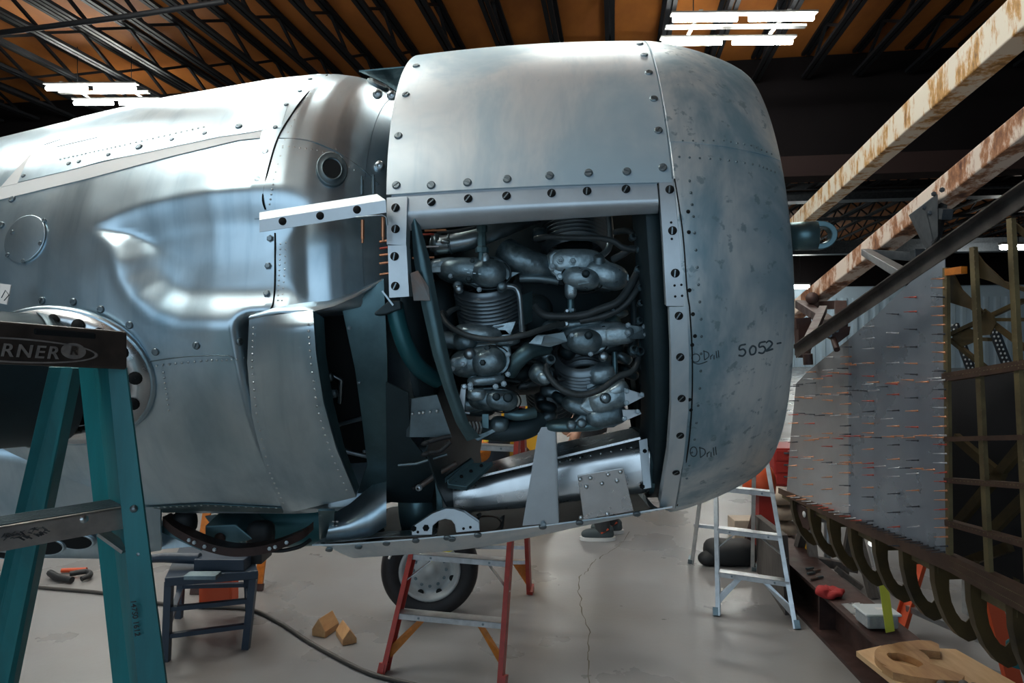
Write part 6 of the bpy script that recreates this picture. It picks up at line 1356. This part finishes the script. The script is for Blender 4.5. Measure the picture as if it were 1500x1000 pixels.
# ------------------------------------------------------------------ person behind the engine
pr = thing('person', 'person standing behind the engine in dark trousers and grey running shoes', 'person', V(.66, 5.6, 0))
PB = V(.64, 5.6, 0)
def remesh(o, v=.012, it=6):
    r = o.modifiers.new('merge', 'REMESH'); r.mode = 'VOXEL'; r.voxel_size = v; r.use_smooth_shade = True
    s = o.modifiers.new('smooth', 'SMOOTH'); s.factor = .5; s.iterations = it; return o
def Q(x, y, z): return PB + V(x, y, z)      # faces -x (left)
leg1 = [Q(-.02, -.09, .93), Q(-.01, -.09, .52), Q(.10, -.10, .10)]; leg2 = [Q(0, .09, .93), Q(.04, .09, .52), Q(.20, .10, .10)]
arm1 = [Q(-.01, -.20, 1.42), Q(.01, -.25, 1.14), Q(-.12, -.25, .90)]; arm2 = [Q(-.01, .20, 1.42), Q(.02, .25, 1.14), Q(-.12, .24, .92)]
b = MB(); b.tube([Q(0, 0, .90), Q(0, 0, 1.05), Q(-.01, 0, 1.25), Q(0, 0, 1.40), Q(-.01, 0, 1.47), Q(-.02, 0, 1.56)], .1, 20, rs=[.125, .115, .135, .14, .07, .055])
for L in (leg1, leg2): b.tube([L[0], lerp(L[0], L[1], .5), L[1], lerp(L[1], L[2], .35), L[2]], .07, 16, rs=[.085, .075, .055, .053, .038])
for L in (arm1, arm2): b.tube([L[0], lerp(L[0], L[1], .5), L[1], lerp(L[1], L[2], .4), L[2]], .05, 14, rs=[.058, .048, .04, .038, .028]); b.blob(L[0], V(.065, 0, 0), V(0, .065, 0), V(0, 0, .065)); b.tube([V(PB.x, PB.y, 1.42), L[0]], .06, 12)
hd = Q(-.03, 0, 1.64); b.blob(hd, V(.095, 0, 0), V(0, .075, 0), V(0, 0, .115), 24, 16); b.blob(hd + V(-.03, 0, -.05), V(.06, 0, 0), V(0, .055, 0), V(0, 0, .065)); b.blob(hd + V(-.098, 0, -.012), V(.02, 0, 0), V(0, .014, 0), V(0, 0, .024)); b.blob(hd + V(-.083, 0, -.055), V(.014, 0, 0), V(0, .025, 0), V(0, 0, .008))
for sy in (-1, 1): b.blob(hd + V(.01, sy * .077, -.01), V(.02, 0, 0), V(0, .01, 0), V(0, 0, .03))
for L in (arm1, arm2):      # hands: palm, four fingers, thumb
    w_ = L[2]; dn = (L[2] - L[1]).normalized(); fw = V(-1, 0, 0); fw = (fw - dn * fw.dot(dn)).normalized(); b.tube([w_, w_ + dn * .045, w_ + dn * .085], .03, 12, rs=[.027, .036, .034])
    for k in range(4): s0 = w_ + dn * .08 + fw * (.026 - k * .018); b.tube([s0, s0 + dn * .035 + fw * .002, s0 + dn * (.06 - abs(k - 1.3) * .006) - fw * .006], .0095, 8)
    b.tube([w_ + dn * .03 + fw * .028, w_ + dn * .055 + fw * .05, w_ + dn * .085 + fw * .055], .011, 8)
remesh(b.build('body', 'flesh', pr), .008, 3)
b = MB()
for sy in (-1, 1): b.blob(hd + V(-.088, sy * .032, .012), V(.009, 0, 0), V(0, .012, 0), V(0, 0, .008), 12, 8)
b.build('eyes', 'hole', pr)
b = MB(); b.blob(hd + V(.02, 0, .03), V(.095, 0, 0), V(0, .085, 0), V(0, 0, .10), 24, 14); b.build('hair', 'hair', pr)
b = MB(); b.tube([Q(0, 0, .86), Q(0, 0, .96), Q(0, 0, 1.05)], .14, 20, rs=[.14, .145, .135])
for L in (leg1, leg2): b.tube([L[0], lerp(L[0], L[1], .5), L[1], lerp(L[1], L[2], .5), L[2] + V(0, 0, -.03)], .08, 16, rs=[.105, .095, .078, .07, .062])
remesh(b.build('trousers', 'pants', pr), .012)
b = MB(); b.tube([Q(0, 0, 1.0), Q(-.01, 0, 1.2), Q(0, 0, 1.38), Q(-.005, 0, 1.46)], .14, 20, rs=[.15, .15, .155, .085])
for L in (arm1, arm2): b.tube([L[0], lerp(L[0], L[1], .8)], .065, 14, rs=[.075, .058]); b.tube([V(PB.x, PB.y, 1.40), L[0]], .075, 12)
remesh(b.build('shirt', 'shirt', pr), .012)
for L, nm in ((leg1, 0), (leg2, 1)):
    f0 = V(L[2].x, L[2].y, 0); b = MB(); b.blob(f0 + V(-.05, 0, .05), V(.135, 0, 0), V(0, .048, 0), V(0, 0, .045), 20, 12, .8); b.blob(f0 + V(.02, 0, .085), V(.06, 0, 0), V(0, .045, 0), V(0, 0, .045), 16, 10); s_ = remesh(b.build('shoe', 'shoe', pr), .008)
    b = MB(); n_ = 24; o2 = [f0 + V(-.05 + .145 * math.copysign(abs(math.cos(2 * PI * k / n_)) ** .8, math.cos(2 * PI * k / n_)), .052 * math.sin(2 * PI * k / n_), .002) for k in range(n_)]; b.prism(o2, V(0, 0, .028)); b.build('sole', 'sole', s_)
    b = MB(); b.bar(f0 + V(-.03, -.045, .07), f0 + V(.03, -.045, .105), .025, .012); b.build('stripe', 'orange_red', s_)
